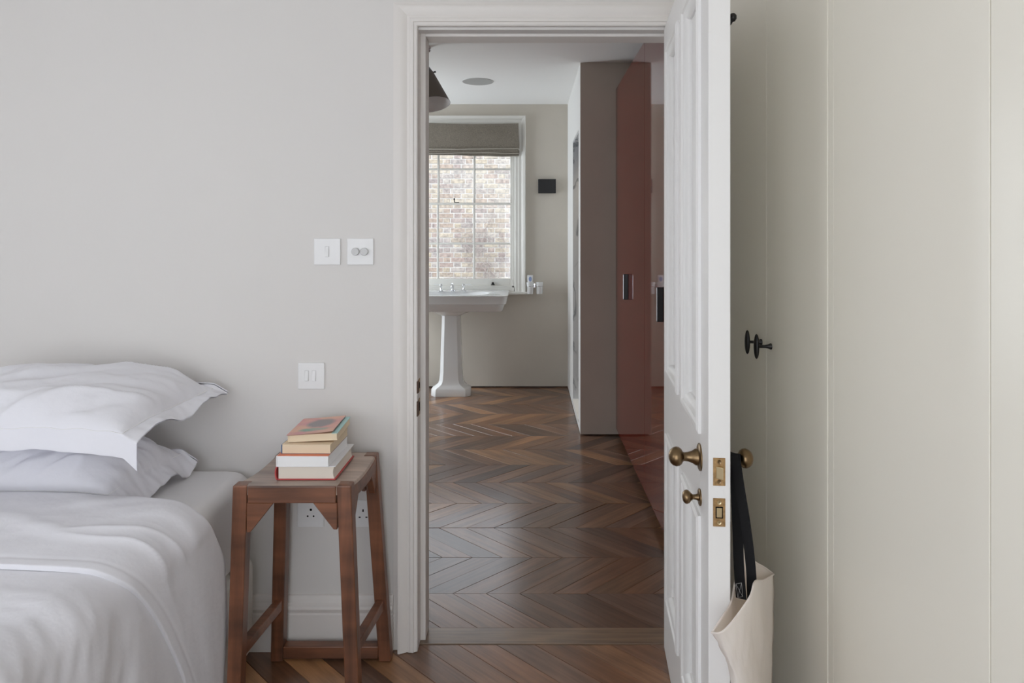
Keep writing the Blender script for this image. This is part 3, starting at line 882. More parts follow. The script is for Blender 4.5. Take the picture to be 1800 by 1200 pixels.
sp_ = catmull([(-.664, 6.03, .885), (-.664, 6.03, .925), (-.664, 6.005, .945), (-.664, 5.965, .938), (-.664, 5.945, .915)], 6)
b = MB(); b.tube(sp_, .0115, 14); b.lathe([(0, 0), (.025, 0), (.025, .004), (.015, .012), (0, .013)], (-.664, 6.03, .879), (0, 0, 1), 18)
b.build('spout', M['chrome'], bs, smooth=True, angle=50)

# ------------------------------------------------------------------ small bathroom things
th = empty('tumbler_holder', (.055, FARY, .93), 0, 'chrome double ring holder fixed to the wall beside the window', 'holder')
b = MB()
b.lathe([(0, 0), (.018, 0), (.018, .006), (0, .007)], (.060, FARY, .922), (0, -1, 0), 16)
b.tube([(.060, FARY - .006, .922), (.060, FARY - .062, .922)], .005, 10); b.tube([(.026, FARY - .062, .922), (.096, FARY - .062, .922)], .0035, 8)
b.build('bracket', M['chrome'], th, smooth=True, angle=50)
cups = [(.021, 'white tumbler holding a toothpaste tube in the left ring of the holder'), (.103, 'empty white tumbler in the right ring of the holder')]
for cx, lab in cups:
    n = 28; r = .0315
    MB().tube([(cx + r*math.cos(2*PI*i/n), FARY - .062 + r*math.sin(2*PI*i/n), .922) for i in range(n + 1)], .0028, 8).build('ring', M['chrome'], th, smooth=True)
for cx, lab in cups:
    b = MB().lathe([(0, .852), (.026, .852), (.0275, .856), (.0285, .920), (.031, .928), (.0335, .952), (.0335, .957), (.0315, .957), (.029, .930), (.0255, .868), (0, .862)], (cx, FARY - .062, 0), (0, 0, 1), 26)
    tag(b.build('tumbler', M['ceramic'], smooth=True, angle=45), lab, 'tumbler', 'tumblers in the wall holder')
tt = empty('toothpaste_tube', (.019, FARY - .060, .868), 0, 'white toothpaste tube with a blue oval mark standing in the tumbler', 'toothpaste')
rings = []
for z, hx, hy in ((.870, .012, .012), (.905, .018, .014), (.960, .0225, .009), (1.004, .0255, .003), (1.020, .0255, .0012)):
    rings.append([(.0195 + hx*math.cos(2*PI*i/20), FARY - .062 + hy*math.sin(2*PI*i/20), z) for i in range(20)])
b = MB(); b.loft(rings); b.build('tube_body', M['tube_white'], tt, smooth=True, angle=50)
b = MB(); b.lathe([(0, 0), (.0085, 0), (.0085, .0012), (0, .0012)], (.0205, FARY - .0710, .985), (0, -1, .11), 18, 1.0, 1.7); b.build('mark', M['tube_blue'], tt)
b = MB(); b.lathe([(.011, 0), (.0135, 0), (.0135, .0012), (.011, .0012)], (.0205, FARY - .0708, .985), (0, -1, .11), 18, 1.0, 1.6); b.build('mark_ring', M['tube_blue'], tt)
cp = empty('control_panel', (.17, FARY, 1.82), 0, 'small flat black control panel mounted on the bathroom wall', 'control panel')
MB().box(.0925, .2515, FARY - .028, FARY - .006, 1.755, 1.882).build('face', M['black'], cp, bevel=.003)
MB().box(.105, .24, FARY - .006, FARY, 1.765, 1.872).build('back_box', M['black'], cp)

spk = empty('ceiling_speaker', (-.386, 5.26, CEIL), 0, 'round flush grey speaker grille in the bathroom ceiling', 'speaker')
MB().lathe([(0, -.004), (.116, -.004), (.117, -.001), (.117, 0), (0, 0)], (-.386, 5.26, CEIL), (0, 0, 1), 48).build('grille', M['grille'], spk, smooth=True, angle=40)
MB().lathe([(.117, -.0035), (.121, -.003), (.122, 0), (.117, 0)], (-.386, 5.26, CEIL), (0, 0, 1), 48).build('rim', M['knobgrey'], spk, smooth=True, angle=40)

# pendant lamp at the left edge of the doorway
ld = 4.3
pl = empty('pendant_lamp', (-.66, ld, CEIL), 0, 'tilted cone shade pendant lamp with black holder at the doorway edge', 'lamp')
A = px(747, 120, ld); B = px(757, 184, ld - .045)
ax = (B - A).normalized()
MB().lathe([(0, -.075), (.010, -.073), (.012, -.03), (.024, -.012), (.047, .032), (.050, .036), (.046, .040), (0, .040)], A, ax, 24).build('holder', M['black'], pl, smooth=True, angle=45)
Lh = (B - A).length
pr = [(.049, .036), (.122, Lh), (.1215, Lh + .0015)]
MB().lathe(pr, A, ax, 40).loft([[(0, 0, -9)]*3]*2, caps=False) if False else None
def cone_shell(r0, h0, r1, h1, flip):
    a_ = Vector((0, 1, 0)).cross(ax).normalized(); b_ = ax.cross(a_)
    def fn(u, v):
        r = lerp(r0, r1, v); h = lerp(h0, h1, v)
        return A + ax*h + a_*(r*math.cos(2*PI*u)) + b_*(r*math.sin(2*PI*u))
    m_ = MB(); m_.grid(fn, 40, 4, flip); return m_
cone_shell(.049, .036, .124, Lh, False).build('shade', M['shade'], pl, smooth=True, merge=True)
cone_shell(.0475, .0365, .1228, Lh - .0004, True).build('shade_lining', M['shadein'], pl, smooth=True, merge=True)
MB().lathe([(0, .05), (.018, .06), (.028, .085), (.022, .11), (0, .118)], A, ax, 20).build('bulb', M['shadein'], pl, smooth=True)
side = Vector((0, 1, 0)).cross(ax).normalized()
if side.x < 0: side = -side
MB().tube([A + ax*.036 + side*.045, A + ax*.036 + side*.064], [.004, .006], 8).build('thumb_screw', M['black'], pl, smooth=True)
top = Vector((-.655, ld, CEIL - .02))
MB().tube(catmull([A - ax*.07, px(751, 103, ld), px(749, 96, ld), top + Vector((.006, 0, -.03)), top], 5), .004, 8).build('flex', M['black'], pl, smooth=True)
MB().lathe([(0, 0), (.011, -.002), (.013, -.012), (.006, -.020), (0, -.021)], px(754, 86, ld), (0, 0, 1), 14).build('chain_link', M['chrome'], pl, smooth=True)
MB().lathe([(0, 0), (.045, 0), (.043, -.012), (.02, -.02), (0, -.02)], (-.655, ld, CEIL), (0, 0, 1), 24).build('ceiling_rose', M['plate'], pl, smooth=True, angle=40)

# ------------------------------------------------------------------ switches and sockets
def plate(name, label, cat, x, y, s=.0875, group=None):
    c = px(x, y, WY)
    o = empty(name, (c.x, WY, c.z), 0, label, cat, group)
    MB().box(c.x - s/2, c.x + s/2, WY - .0065, WY - .0005, c.z - s/2, c.z + s/2).build('faceplate', M['plate'], o, bevel=.002)
    return o, c
def rocker(o, cx, cz):
    hw, hh = .0055, .0165
    MB().box(cx - hw - .0012, cx + hw + .0012, WY - .0068, WY - .0060, cz - hh - .0012, cz + hh + .0012).build('rocker_slot', M['knobgrey'], o)
    MB().add([(cx - hw, WY - .006, cz - hh), (cx + hw, WY - .006, cz - hh), (cx + hw, WY - .006, cz + hh), (cx - hw, WY - .006, cz + hh), (cx - hw, WY - .0115, cz - hh), (cx + hw, WY - .0115, cz - hh), (cx + hw, WY - .0074, cz + hh), (cx - hw, WY - .0074, cz + hh)],
             [(0,1,2,3),(7,6,5,4),(4,5,1,0),(5,6,2,1),(6,7,3,2),(7,4,0,3)]).build('rocker', M['plate'], o, bevel=.0006, seg=1)
o, c = plate('light_switch', 'square white light switch with one rocker, left of the dimmer', 'switch', 576, 442)
rocker(o, c.x, c.z)
o, c = plate('dimmer_switch', 'square white dimmer switch with two round grey knobs', 'switch', 634, 442)
for dx in (-.0145, .0150):
    MB().lathe([(0, .004), (.0125, .004), (.0125, .017), (.0115, .0185), (0, .0185)], (c.x + dx, WY, c.z), (0, -1, 0), 26).build('dimmer_knob', M['knobgrey'], o, smooth=True, angle=40)
o, c = plate('light_switch', 'square white light switch with two rockers, low above the stool', 'switch', 548, 660)
rocker(o, c.x - .0145, c.z + .001); rocker(o, c.x + .0095, c.z + .001)
o, c = plate('wall_socket', 'white socket with three round holes behind the stool', 'socket', 547, 901.5)
for dx, dz, r in ((.001, .0135, .0040), (-.0095, -.0075, .0030), (.0100, -.0075, .0030)):
    MB().lathe([(0, .0055), (r, .0055), (r, .0068), (0, .0068)], (c.x + dx, WY, c.z + dz), (0, -1, 0), 16).build('pin_hole', M['hole'], o)
o, c = plate('wall_socket', 'white socket with three rectangular slots behind the stool', 'socket', 639, 901.5)
for dx, dz, hw, hh in ((0, .0110, .0021, .0042), (-.0112, -.0110, .0034, .0018), (.0112, -.0110, .0034, .0018)):
    MB().box(c.x + dx - hw, c.x + dx + hw, WY - .0068, WY - .0055, c.z + dz - hh, c.z + dz + hh).build('pin_hole', M['hole'], o)

# ------------------------------------------------------------------ stool
st = empty('stool', (-.655, 2.07, 0), 0, 'worn reddish-brown wooden stool carrying a stack of four books', 'stool')
ZS = .669
FL, FRt = (-.8105, 1.940), (-.5185, 1.940)
BL, BRt = (-.7900, 2.205), (-.5060, 2.205)
fl, frt, blf, brt = (-.830, 1.935), (-.489, 1.930), (-.808, 2.212), (-.460, 2.212)
LW = .0205
def leg(tp, ft, ztop):
    b = MB()
    t = [(tp[0] + sx*LW, tp[1] + sy*LW, ztop) for sx, sy in ((-1,-1),(1,-1),(1,1),(-1,1))]
    f = [(ft[0] + sx*LW*.96, ft[1] + sy*LW*.96, 0.001) for sx, sy in ((-1,-1),(1,-1),(1,1),(-1,1))]
    b.hexa(f, t)
    return b.build('leg', M['stoolz'], st, bevel=.0035)
def at(tp, ft, z):
    t = (ZS - z)/ZS
    return Vector((lerp(tp[0], ft[0], t), lerp(tp[1], ft[1], t), z))
for t_, f_ in ((FL, fl), (FRt, frt), (BL, blf), (BRt, brt)): leg(t_, f_, ZS - .003)
def dip(v): return -.013*math.sin(PI*v)**1.0
# seat board between the rails, dipped front to back
def seat_pt(u, v, z):
    x = lerp(lerp(FL[0] - LW + .002, FRt[0] + LW - .002, u), lerp(BL[0] - LW + .002, BRt[0] + LW - .002, u), v)
    y = lerp(FL[1] - LW + .003, BL[1] + LW - .003, v)
    return Vector((x, y, z + dip(v)))
b = MB()
rings = []
for i in range(15):
    v = i/14
    ring = []
    inset = .0045
    for (u, zz) in ((0, ZS - .030), (0, ZS - .006), (.008, ZS - .0015), (.03, ZS), (.97, ZS), (.992, ZS - .0015), (1, ZS - .006), (1, ZS - .030)):
        p = seat_pt(u, v, zz)
        if v in (0, 1) and zz > ZS - .005: p.z -= .004
        ring.append(p)
    rings.append(ring)
b.loft(rings)
b.build('seat', M['stooltop'], st, smooth=True, angle=40)
MB().box(FL[0] - LW + .042, FRt[0] + LW - .042, FL[1] - LW - .001, FL[1] + .008, ZS - .052, ZS - .004).build('front_rail', M['stool'], st, bevel=.003)
MB().box(BL[0] - LW + .042, BRt[0] + LW - .042, BL[1] - .008, BL[1] + LW + .001, ZS - .052, ZS - .012).build('back_rail', M['stool'], st, bevel=.003)
def side_rail(T0, T1, s):
    b = MB(); rings = []
    for i in range(11):
        v = i/10
        x = lerp(T0[0], T1[0], v) + s*LW; y = lerp(T0[1] + LW, T1[1] - LW, v)
        z1 = ZS - .010 + dip(.08 + .84*v); z0 = ZS - .052 + .6*dip(v)
        rings.append([(x, y, z0), (x - s*.022, y, z0), (x - s*.022, y, z1), (x, y, z1)])
    b.loft(rings); return b.build('side_rail', M['stool'], st, bevel=.002, seg=1)
side_rail(FL, BL, -1); side_rail(FRt, BRt, 1)
def bracket(x, y, dirv, size=.062, hgt=.073):
    # triangular corner brace below a rail, next to a leg
    d = Vector(dirv); z = ZS - .0515
    n = Vector((-d.y, d.x, 0))*.011
    p = Vector((x, y, z))
    tri = [p, p + d*size, p + d*.010 + Vector((0, 0, -hgt)), p + Vector((0, 0, -hgt))]
    b = MB(); b.hexa([q - n for q in tri], [q + n for q in tri])
    b.build('corner_brace', M['stool'], st, bevel=.0015, seg=1)
yF = FL[1] - LW + .012
bracket(FL[0] + LW - .002, yF, (1, 0, 0), .076, .083); bracket(FRt[0] - LW + .002, yF, (-1, 0, 0), .068, .075)
yB = BL[1] + LW - .012
bracket(BL[0] + LW - .002, yB, (1, 0, 0)); bracket(BRt[0] - LW + .002, yB, (-1, 0, 0))
bracket(FL[0] - LW + .012, FL[1] + LW - .002, (0, 1, 0), .06, .07); bracket(FRt[0] + LW - .012, FRt[1] + LW - .002, (0, 1, 0), .06, .07)
bracket(BL[0] - LW + .012, BL[1] - LW + .002, (0, -1, 0), .06, .07); bracket(BRt[0] + LW - .012, BRt[1] - LW + .002, (0, -1, 0), .06, .07)
def bar(p, q, hw, hh, name='stretcher', m='stool'):
    p = Vector(p); q = Vector(q); d = (q - p).normalized(); s_ = d.cross(Vector((0,0,1))).normalized()*hw; u = Vector((0,0,hh))
    b = MB(); b.hexa([p - s_ - u, p + s_ - u, q + s_ - u, q - s_ - u], [p - s_ + u, p + s_ + u, q + s_ + u, q - s_ + u])
    return b.build(name, M[m], st, bevel=.003)
bar(at(FL, fl, .185) + Vector((.004, .02, 0)), at(BL, blf, .185) + Vector((.002, -.02, 0)), .013, .0165)
bar(at(FRt, frt, .185) + Vector((-.004, .02, 0)), at(BRt, brt, .185) + Vector((-.002, -.02, 0)), .013, .0165)
bar(at(BL, blf, .030) + Vector((.02, -.002, 0)), at(BRt, brt, .030) + Vector((-.02, -.002, 0)), .017, .020)

# ------------------------------------------------------------------ books
def book(label, x0, x1, y0, y1, z0, z1, m_cover, m_page, rz=0, ov=.003, ct=.0025, tilt=0, top=None, spine='left', hard=False):
    cx, cy = x0, y0
    o = empty('book', (cx, cy, z0), rz, label, 'book', 'books stacked on the stool')
    if tilt: o.rotation_euler = (0, tilt, rz)
    W, D, H = x1 - x0, y1 - y0, z1 - z0
    # page block with a slightly hollow fore edge
    rings = []
    for t in range(7):
        v = t/6; bow = -.0035*math.sin(PI*v) if hard else -.0008*math.sin(PI*v)
        rings.append([(ct + .001, ov, ct + (H - 2*ct)*v), (W - ov + bow, ov, ct + (H - 2*ct)*v), (W - ov + bow, D - ov, ct + (H - 2*ct)*v), (ct + .001, D - ov, ct + (H - 2*ct)*v)])
    b = MB(); b.loft(rings); b.build('pages', m_page, o, local=True, smooth=True, angle=40)
    MB().box(0, W, 0, D, 0, ct).build('back_cover', m_cover, o, local=True, bevel=.0006, seg=1)
    MB().box(0, W, 0, D, H - ct, H).build('front_cover', top or m_cover, o, local=True, bevel=.0006, seg=1)
    b = MB()
    pts = [(0.0, 0.0)]
    outer = []; inner = []
    for i in range(9):
        a = PI/2 + PI*i/8
        k = .007 if hard else .001
        outer.append((ct + k*math.cos(a) - (.0015), H/2 + (H/2)*math.sin(a)))
        inner.append((ct + k*math.cos(a) + .0015, H/2 + (H/2 - ct*.6)*math.sin(a)))
    b.prism(outer + inner[::-1], 'y', 0, D); b.build('spine', m_cover, o, local=True, smooth=True, angle=40)
    return o, W, D, H
zt = ZS - .0075
book('thick hardback with red cloth covers at the bottom of the stack', -.726, -.556, 1.972, 2.185, zt + .002, zt + .0425, M['redcloth'], M['page'], .0, .005, .0028, hard=True, top=M['white_cover'])
z = zt + .0427
o, W, D, H = book('thick white-edged paperback with orange cover, second from the bottom', -.724, -.574, 1.966, 2.165, z, z + .0315, M['white_cover'], M['pagew'], -.01, .0006, .0010, top=M['orange'])
z += .0318
o, W, D, H = book('cream-edged paperback with blue back corner, third in the stack', -.716, -.5735, 1.985, 2.165, z, z + .0265, M['bluecover'], M['pagey'], -.012, .0006, .0008, top=M['pagey'])
z += .0270
o, W, D, H = book('paperback with pink and grey printed cover on top of the stack', -.702, -.560, 2.000, 2.178, z + .0012, z + .0225, M['pagey'], M['pagey'], .05, .0008, .0010, tilt=-.030)
MB().box(W - .016, W + .002, -.003, D, H - .0004, H + .0008).build('cover_flap', M['teal'], o, local=True)
# curled printed front cover of the top book
W_ = W - .012
def cov(u, v):
    x = -.004 + (W_ + .004)*u; y = -.005 + (D + .0055)*v
    return Vector((x, y, H + .0015 + .006*(u**2)*(1 - v*.3) - .0008*(1 - u)))
b = MB(); b.grid(cov, 14, 14)
b.grid(lambda u, v: cov(u, v) - Vector((0, 0, .0009)), 14, 14, True)
b.build('printed_cover', M['cover'], o, local=True, smooth=True, angle=60, fixn=False)

# ------------------------------------------------------------------ bed
bed = empty('bed', (-1.78, 1.2, 0), 0, 'double bed with pale upholstered base and white fitted sheet against the wall', 'bed')
def soft_box(x0, x1, y0, y1, z0, z1, r, n=4):
    rings = []
    prof_ = [(r, z0)] + [(r - r*math.sin(PI/2*i/n), z0 + r - r*math.cos(PI/2*i/n)) for i in range(1, n + 1)] + [(r - r*math.cos(PI/2*i/n), z1 - r + r*math.sin(PI/2*i/n)) for i in range(0, n + 1)]
    for ins, z in prof_:
        ring = []
        rad = max(.002, .05 - ins*.2)
        for cx, cy, a0 in ((x1 - ins - rad, y1 - ins - rad, 0), (x0 + ins + rad, y1 - ins - rad, 90), (x0 + ins + rad, y0 + ins + rad, 180), (x1 - ins - rad, y0 + ins + rad, 270)):
            for i in range(6):
                a = math.radians(a0 + 90*i/5)
                ring.append(Vector((cx + rad*math.cos(a), cy + rad*math.sin(a), z)))
        rings.append(ring)
    b = MB(); b.loft(rings); return b
soft_box(-2.66, -.888, .22, WY - .022, .03, .325, .02).build('base', M['divan'], bed, smooth=True, angle=50)
for fx, fy in ((-2.55, .35), (-1.0, .35), (-2.55, 2.1), (-1.0, 2.1)):
    MB().lathe([(0, 0), (.022, 0), (.026, .03), (0, .03)], (fx, fy, .001), (0, 0, 1), 16).build('foot', M['iron'], bed, smooth=True)
# mattress with fitted sheet
def mat_top(x, y): return .004*noise.noise(Vector((x*3, y*3, 2.0)))
b = soft_box(-2.64, -.905, .24, WY - .008, .322, .604, .045, 6)
b.build('mattress', M['linen2'], bed, smooth=True, angle=60)

# ---- cloth helpers
def fold_noise(s, d, seed, fs, fd, warp=.35):
    w_ = warp*noise.noise(Vector((s*1.7, d*1.7, seed + 9.1)))
    return noise.noise(Vector((s*fs, (d + w_*.25)*fd, seed)))
def ridge(x): return (1 - min(1, abs(x)*2.2))**3

# duvet: cross-section over the bed and down its side, extruded along the bed
CS = [(-2.78, .35), (-2.76, .55), (-2.66, .655), (-2.3, .658), (-1.8, .661), (-1.4, .660), (-1.15, .656), (-1.0, .648), (-.928, .635), (-.884, .588), (-.871, .50), (-.870, .40), (-.867, .28), (-.866, .16), (-.866, .075)]
CSP = [Vector((p.x, p.y)) for p in catmull([(x, z, 0) for x, z in CS], 8)]
CSL = [0.0]
for p, q in zip(CSP, CSP[1:]): CSL.append(CSL[-1] + (q - p).length)
CTOT = CSL[-1]
import bisect
def cs(s):
    i = max(0, min(len(CSL) - 2, bisect.bisect_right(CSL, s) - 1))
    t = (s - CSL[i])/(CSL[i+1] - CSL[i])
    p = CSP[i].lerp(CSP[i+1], t)
    i0, i1 = max(0, i - 2), min(len(CSP) - 1, i + 3)
    tg = (CSP[i1] - CSP[i0]).normalized()
    return p, Vector((-tg.y, tg.x)) if True else None
SC = 0
for i, p in enumerate(CSP):
    if p.x > -.94: SC = CSL[i]; break       # where the top turns down
def base_pt(s, d, off):
    p, n = cs(s)
    if n.y < 0 and p.x < -2.7: n = -n if n.x > 0 else n
    x = p.x + n.x*off; z = p.y + n.y*off
    if p.x > -1:
        lim = -.8545 if z < .55 else lerp(-.8545, -.80, min(1, (z - .55)*8))
        e = max(-40, min(40, (lim - x)/.010)); x = lim - .010*math.log(1 + math.exp(e))
    return Vector((x, d, z))
def hang(s): return max(0, min(1, (s - SC + .12)/.35))
def wr_body(s, d):
    h = hang(s)
    dd = d + .16*max(0, s - SC + .25)             # folds run down and towards the foot of the bed
    a = fold_noise(s, dd, 3.3, 1.3, 7.5) * .020
    a += fold_noise(s, dd, 7.7, 2.4, 15) * .011*(.6 + .6*h)
    a += ridge(fold_noise(s, dd, 12.1, 1.1, 6.0, .6)) * .006*(.4 + .7*h)
    a += noise.noise(Vector((s*2.6, d*2.6, 5))) * .016*(1 - .5*h)
    a += fold_noise(s, dd, 21.0, 5, 34) * .0036
    a += ridge(fold_noise(s, dd, 25.0, 2.2, 13, .8)) * .004
    return a
def wr_flap(s, d):
    h = hang(s)
    dd = d - .22*max(0, s - SC + .15)
    a = fold_noise(s, dd, 31.3, 1.2, 10) * .011
    a += ridge(fold_noise(s, dd, 37.7, 1.5, 11, .7)) * .009
    a += fold_noise(s, dd, 41.0, 3.2, 26) * .0045
    a += noise.noise(Vector((s*5, d*5, 15))) * .004
    return a
def d_low(s):
    p, _ = cs(s)
    side = interp([(.16, 1.765), (.27, 1.715), (.416, 1.636), (.53, 1.560), (.575, 1.525), (.61, 1.497), (.635, 1.480), (.655, 1.471), (.7, 1.468)], p.y) if p.x > -1.2 else 1.468
    return side + .004*noise.noise(Vector((s*3, 3, 1))) + .0015*noise.noise(Vector((s*9, 3, 1)))
def d_head(s):
    p, _ = cs(s)
    side = interp([(.075, 1.925), (.25, 1.952), (.449, 1.948), (.56, 1.875), (.62, 1.835), (.66, 1.832)], p.y) if p.x > -1.2 else 1.832
    return side + .008*noise.noise(Vector((s*5, 8, 1)))
duv = empty('duvet', (-1.7, 1.1, .66), 0, 'white crumpled duvet with its top end folded back over the bed', 'duvet')
NU, NV = 260, 190
S0 = CSL[8]
def body(u, v):
    s = lerp(.05, CTOT, u**.8 if False else u)
    d = lerp(.12, min(1.80, d_head(s) - .03), v)
    bl_ = min(1, (d_head(s) - d)/.15)
    bl_ = max(.05, min(1, (d_low(s) + .0 - d)/.16))
    hk = min(1, hang(s)*3.5)
    off = wr_body(s, d)*bl_ - .006 - .010*min(1, bl_*1.4)*(1 - hk) + .008*hk*(bl_ - .05)
    lo = lerp(-.040, -.019, hk)
    off = lo + .006*math.log(1 + math.exp(max(-30, min(30, (off - lo)/.006))))
    return base_pt(s, d, off)
b = MB(); b.grid(body, NU, NV)
b.build('cover', M['linen'], duv, smooth=True, angle=180, fixn=False)
def flap(u, v):
    s = lerp(.05, CTOT - .004, u)
    lo_, hi = d_low(s), d_head(s)
    # profile along v: hem lip, flat, bull-nose, return underneath
    if v < .05:
        t = v/.05; d = lo_ + .003*(1 - math.cos(t*PI/2)); off = lerp(-.006, .005, math.sin(t*PI/2)); k = .12
    elif v < .84:
        t = (v - .05)/.79; d = lerp(lo_ + .003, hi - .022, t); off = lerp(.005, .023, min(1, t*1.6)) - .0016*math.exp(-((t*(hi - lo_) - .030)/.006)**2); k = .12 + .88*min(1, t*2.2)
    elif v < .94:
        t = (v - .84)/.10; a = PI*t; d = hi - .022 + .022*math.sin(a); off = .001 + .022*math.cos(a); k = 1 - t*.7
    else:
        t = (v - .94)/.06; d = hi - .022 - .10*t; off = -.021; k = .2
    dd = lerp(lo_, hi, v)
    wv = 0
    return base_pt(s, d, off + wr_flap(s, dd)*k + (wv if v < .84 else 0))
b = MB(); b.grid(flap, NU, 120)
b.build('turned_back_end', M['linen'], duv, smooth=True, angle=180, fixn=False)

# ---- pillows
def pillow(name, label, cx, hx, yb_, yf, zmid, tt_, tb, seed, front_drop, rdrop, tilt, flr=.045, flf=.055):
    o = empty(name, (cx, (yb_ + yf)/2, zmid), 0, label, 'pillow', 'pillows at the head of the bed')
    n = 120
    fa = 1 + flr/hx; fb = 1 + flf/((yb_ - yf)/2)
    def mid(a, b_):
        x = cx + hx*max(-1, min(1, a)) - .022*max(-1, min(1, b_))*max(0, a)*front_drop; y = lerp(yb_, yf, (max(-1, min(1, b_)) + 1)/2)
        z = zmid + tilt*(-b_)*.5
        z -= .010*max(0, abs(a) - .4)**2
        ea = max(0, abs(a) - 1)*hx; eb = max(0, b_ - 1)*(yb_ - yf)/2; ebk = max(0, -b_ - 1)*(yb_ - yf)/2
        sa = 1 if a > 0 else -1
        x += sa*ea*.9
        wav = noise.noise(Vector((b_*2.4, seed, 0)))
        z -= ea*rdrop*(1 + .6*wav) + (0 if ea == 0 else ea*.25*math.sin(b_*5 + seed))
        y -= eb*(.30 - .25*min(1, front_drop)); z -= eb*front_drop*(1 + .12*noise.noise(Vector((a*3, seed, 4))))
        y += min(ebk*.4, .012); z += ebk*.25
        c = max(0, a - .35)*max(0, b_ - .25)
        z -= .042*c*c*front_drop
        y -= .004*math.sin(a*9 + seed)*min(1, eb*30)
        return Vector((x, y, z))
    def wr(a, b_):
        r = math.radians(38)
        p, q = a*math.cos(r) - b_*math.sin(r)*.7, a*math.sin(r) + b_*math.cos(r)*.7
        v = noise.noise(Vector((p*1.6, q*6.5, seed)))*.019 + noise.noise(Vector((p*3.0, q*11, seed + 3)))*.005
        v += ridge(noise.noise(Vector((p*1.2, q*4.2, seed + 6))))*.011
        v += noise.noise(Vector((a*2.2, b_*2.2, seed + 8)))*.010
        # radial gathers near the corner and along the seam
        e = max(abs(a), abs(b_))
        v += noise.noise(Vector((a*13 + b_*3, seed, b_*2)))*.004*max(0, min(1, (b_ - .45)*3))
        return v
    def th(a, b_):
        aa, bb = min(1, abs(a)), min(1, abs(b_))
        return ((1 - aa**3.2)*(1 - bb**2.6))**.62 if aa < 1 and bb < 1 else 0
    def par(u): # more vertices at the borders
        return u
    def top_(u, v):
        a = lerp(-fa, fa, u); b_ = lerp(-fb, fb, v)
        t = th(a, b_)
        m_ = mid(a, b_)
        fl_ = .0016*noise.noise(Vector((a*9, b_*9, seed))) + (.004*noise.noise(Vector((a*7, b_*7, seed + 2))) if t == 0 else 0)
        return m_ + Vector((0, 0, tt_*t + wr(a, b_)*min(1, t*2.2) + .0022 + fl_))
    def bot_(u, v):
        a = lerp(-fa, fa, u); b_ = lerp(-fb, fb, v)
        t = th(a, b_)
        m_ = mid(a, b_)
        fl_ = .0016*noise.noise(Vector((a*9, b_*9, seed))) + (.004*noise.noise(Vector((a*7, b_*7, seed + 2))) if t == 0 else 0)
        return m_ + Vector((0, .004 if b_ > 1 else 0, -tb*t - wr(a, b_)*.4*min(1, t*2.2) - .0012 + fl_))
    b = MB(); b.grid(top_, n, n); b.grid(bot_, n, n, True)
    b.build('case', M['linen'], o, smooth=True, angle=180, fixn=False, merge=False)
    # stitched seam between the filling and the flat border
    def seam(fix):
        pts = []
        for i in range(61):
            t = -1 + 2*i/60
            a, b_ = (t, 1.0) if fix == 'f' else (1.0, t)
            u = (a + fa)/(2*fa); v = (b_ + fb)/(2*fb)
            p = top_(u, v); p = p + Vector((0, -.0008, .0010)); pts.append(p)
        return pts
    b = MB(); b.tube(seam('f'), .0011, 5); b.tube(seam('r'), .0011, 5); b.build('stitching', M['stitch'], o, smooth=True)
    return o
pillow('pillow', 'upper white pillow with a wide stitched border resting on the other', -1.375, .335, 2.205, 1.785, .870, .102, .058, 1.7, .95, .35, .015)
pillow('pillow', 'lower white pillow lying flat on the mattress beneath the other', -1.465, .335, 2.19, 1.865, .670, .118, .060, 5.9, .75, .75, .0, .05, .05)

# ------------------------------------------------------------------ tote bag on the door's far knob
bag = empty('tote_bag', (.47, 1.47, .6), 0, 'cream canvas tote bag hanging by black straps from the door knob', 'bag')
# mouth of the bag as two rims meeting at the side corners
back = [px(1251, 1112, 1.33), px(1270, 1083, 1.36), px(1285, 1058, 1.42), px(1294, 1012, 1.475), px(1308, 964, 1.525), px(1324, 985, 1.54), px(1345, 998, 1.58), px(1360, 1009, 1.60)]
front = [px(1251, 1112, 1.33), px(1266, 1112, 1.315), px(1281, 1100, 1.32), px(1302, 1073, 1.34), px(1320, 1045, 1.37), px(1327, 1022, 1.41), px(1342, 1020, 1.49), px(1360, 1009, 1.60)]
bk = catmull(back, 5); fn_ = catmull(front, 5)
n = len(bk)
loop = fn_ + bk[::-1][1:-1]
lowf = catmull([px(1281, 1168, 1.36), px(1290, 1185, 1.345), px(1300, 1196, 1.345), px(1312, 1210, 1.355), px(1326, 1215, 1.38), px(1338, 1215, 1.42), px(1347, 1215, 1.50), px(1357, 1208, 1.58)], 5)
lowb = catmull([px(1281, 1168, 1.36), px(1284, 1195, 1.40), px(1290, 1205, 1.43), px(1300, 1210, 1.46), px(1312, 1212, 1.50), px(1328, 1212, 1.545), px(1342, 1210, 1.57), px(1357, 1208, 1.58)], 5)
low = lowf + lowb[::-1][1:-1]
botc = [Vector((lerp(p.x, .488, .35), p.y, .30)) for p in low]
rings = []
for j in range(13):
    t = j/12
    ring = []
    for i, (p, q) in enumerate(zip(loop, low)):
        r = p.lerp(q, t)
        nn = noise.noise(Vector((i*.16, t*2.2, 3)))*.006 + noise.noise(Vector((i*.5, t*6, 9)))*.0025
        r = r + Vector((nn, -nn, 0))*math.sin(PI*t)
        ring.append(r)
    rings.append(ring)
for j in range(1, 9):
    t = j/8
    rings.append([q.lerp(c_, t) for q, c_ in zip(low, botc)])
b = MB(); b.loft(rings, caps=False)
inner = []
cen = sum(loop, Vector())/len(loop)
b2 = MB(); b2.loft(rings, caps=False)
m_bag = b.build('bag_body', M['canvas'], bag, smooth=True, angle=180)
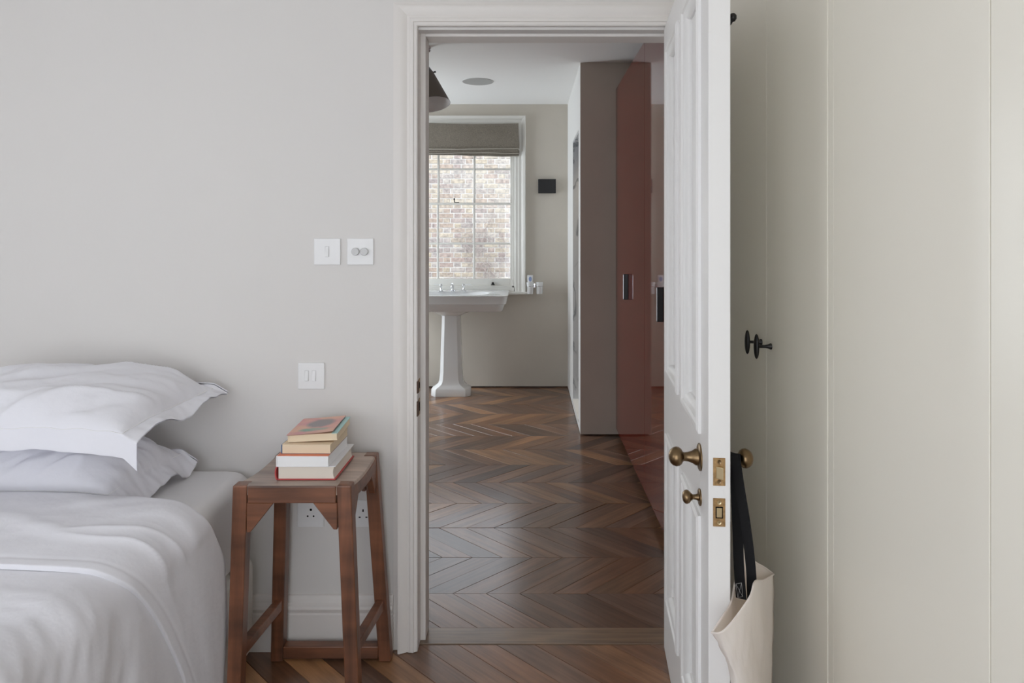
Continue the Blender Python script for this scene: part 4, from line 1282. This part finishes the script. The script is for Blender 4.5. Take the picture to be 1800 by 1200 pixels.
MB().tube(loop + [loop[0]], .0022, 6).build('rim_hem', M['canvas'], bag, smooth=True)
def strap(pts, width, name='strap'):
    P = catmull(pts, 8)
    b = MB(); rings = []
    for i, p in enumerate(P):
        t = (P[min(i+1, len(P)-1)] - P[max(0, i-1)]).normalized()
        wv = wdir[i/(len(P)-1) > .5] if isinstance(wdir, tuple) else wdir
        sdir = (wv - t*wv.dot(t)).normalized()
        nn = t.cross(sdir).normalized()
        rings.append([p - sdir*width/2 - nn*.001, p + sdir*width/2 - nn*.001, p + sdir*width/2 + nn*.001, p - sdir*width/2 + nn*.001])
    b.loft(rings); return b.build(name, M['strap'], bag, smooth=True, angle=40)
K = Vector((.468, 1.520, .880))         # top of the knob's neck
wdir = Vector((.55, -.8, 0)).normalized()
strap([px(1303, 1052, 1.44), px(1299, 1000, 1.455), px(1296, 920, 1.475), px(1293, 850, 1.49), px(1291, 806, 1.50), px(1291, 797, 1.520), px(1291, 806, 1.54)], .026, 'handle')
wdir = Vector((.75, -.6, 0)).normalized()
strap([px(1322, 1056, 1.455), px(1320, 1000, 1.445), px(1312, 930, 1.45), px(1301, 860, 1.475), px(1294, 812, 1.492), px(1293, 797, 1.51), px(1292, 806, 1.53)], .021, 'handle')
# stitched box on the strap end
q = [px(1293.5, 1026, 1.433), px(1303.5, 1024, 1.425), px(1305.5, 1048, 1.425), px(1297, 1050, 1.433)]
b = MB()
for a_, c_ in ((0, 1), (1, 2), (2, 3), (3, 0), (0, 2), (1, 3)):
    b.tube([q[a_], q[c_]], .0004, 4)
b.build('strap_stitching', M['thread'], bag)
# blue printed motif low on the inner-left panel
b = MB()
rr = random.Random(3)
for k in range(16):
    x0_ = 1285 + rr.uniform(-1, 7); y0_ = 1178 + rr.uniform(0, 18)
    b.tube([px(x0_, y0_, 1.362), px(x0_ + rr.uniform(1, 4), y0_ + rr.uniform(8, 16), 1.362)], .0005, 4)
b.build('blue_print', M['blueink'], bag)
print('planks', plank_n, 'bricks', nb)
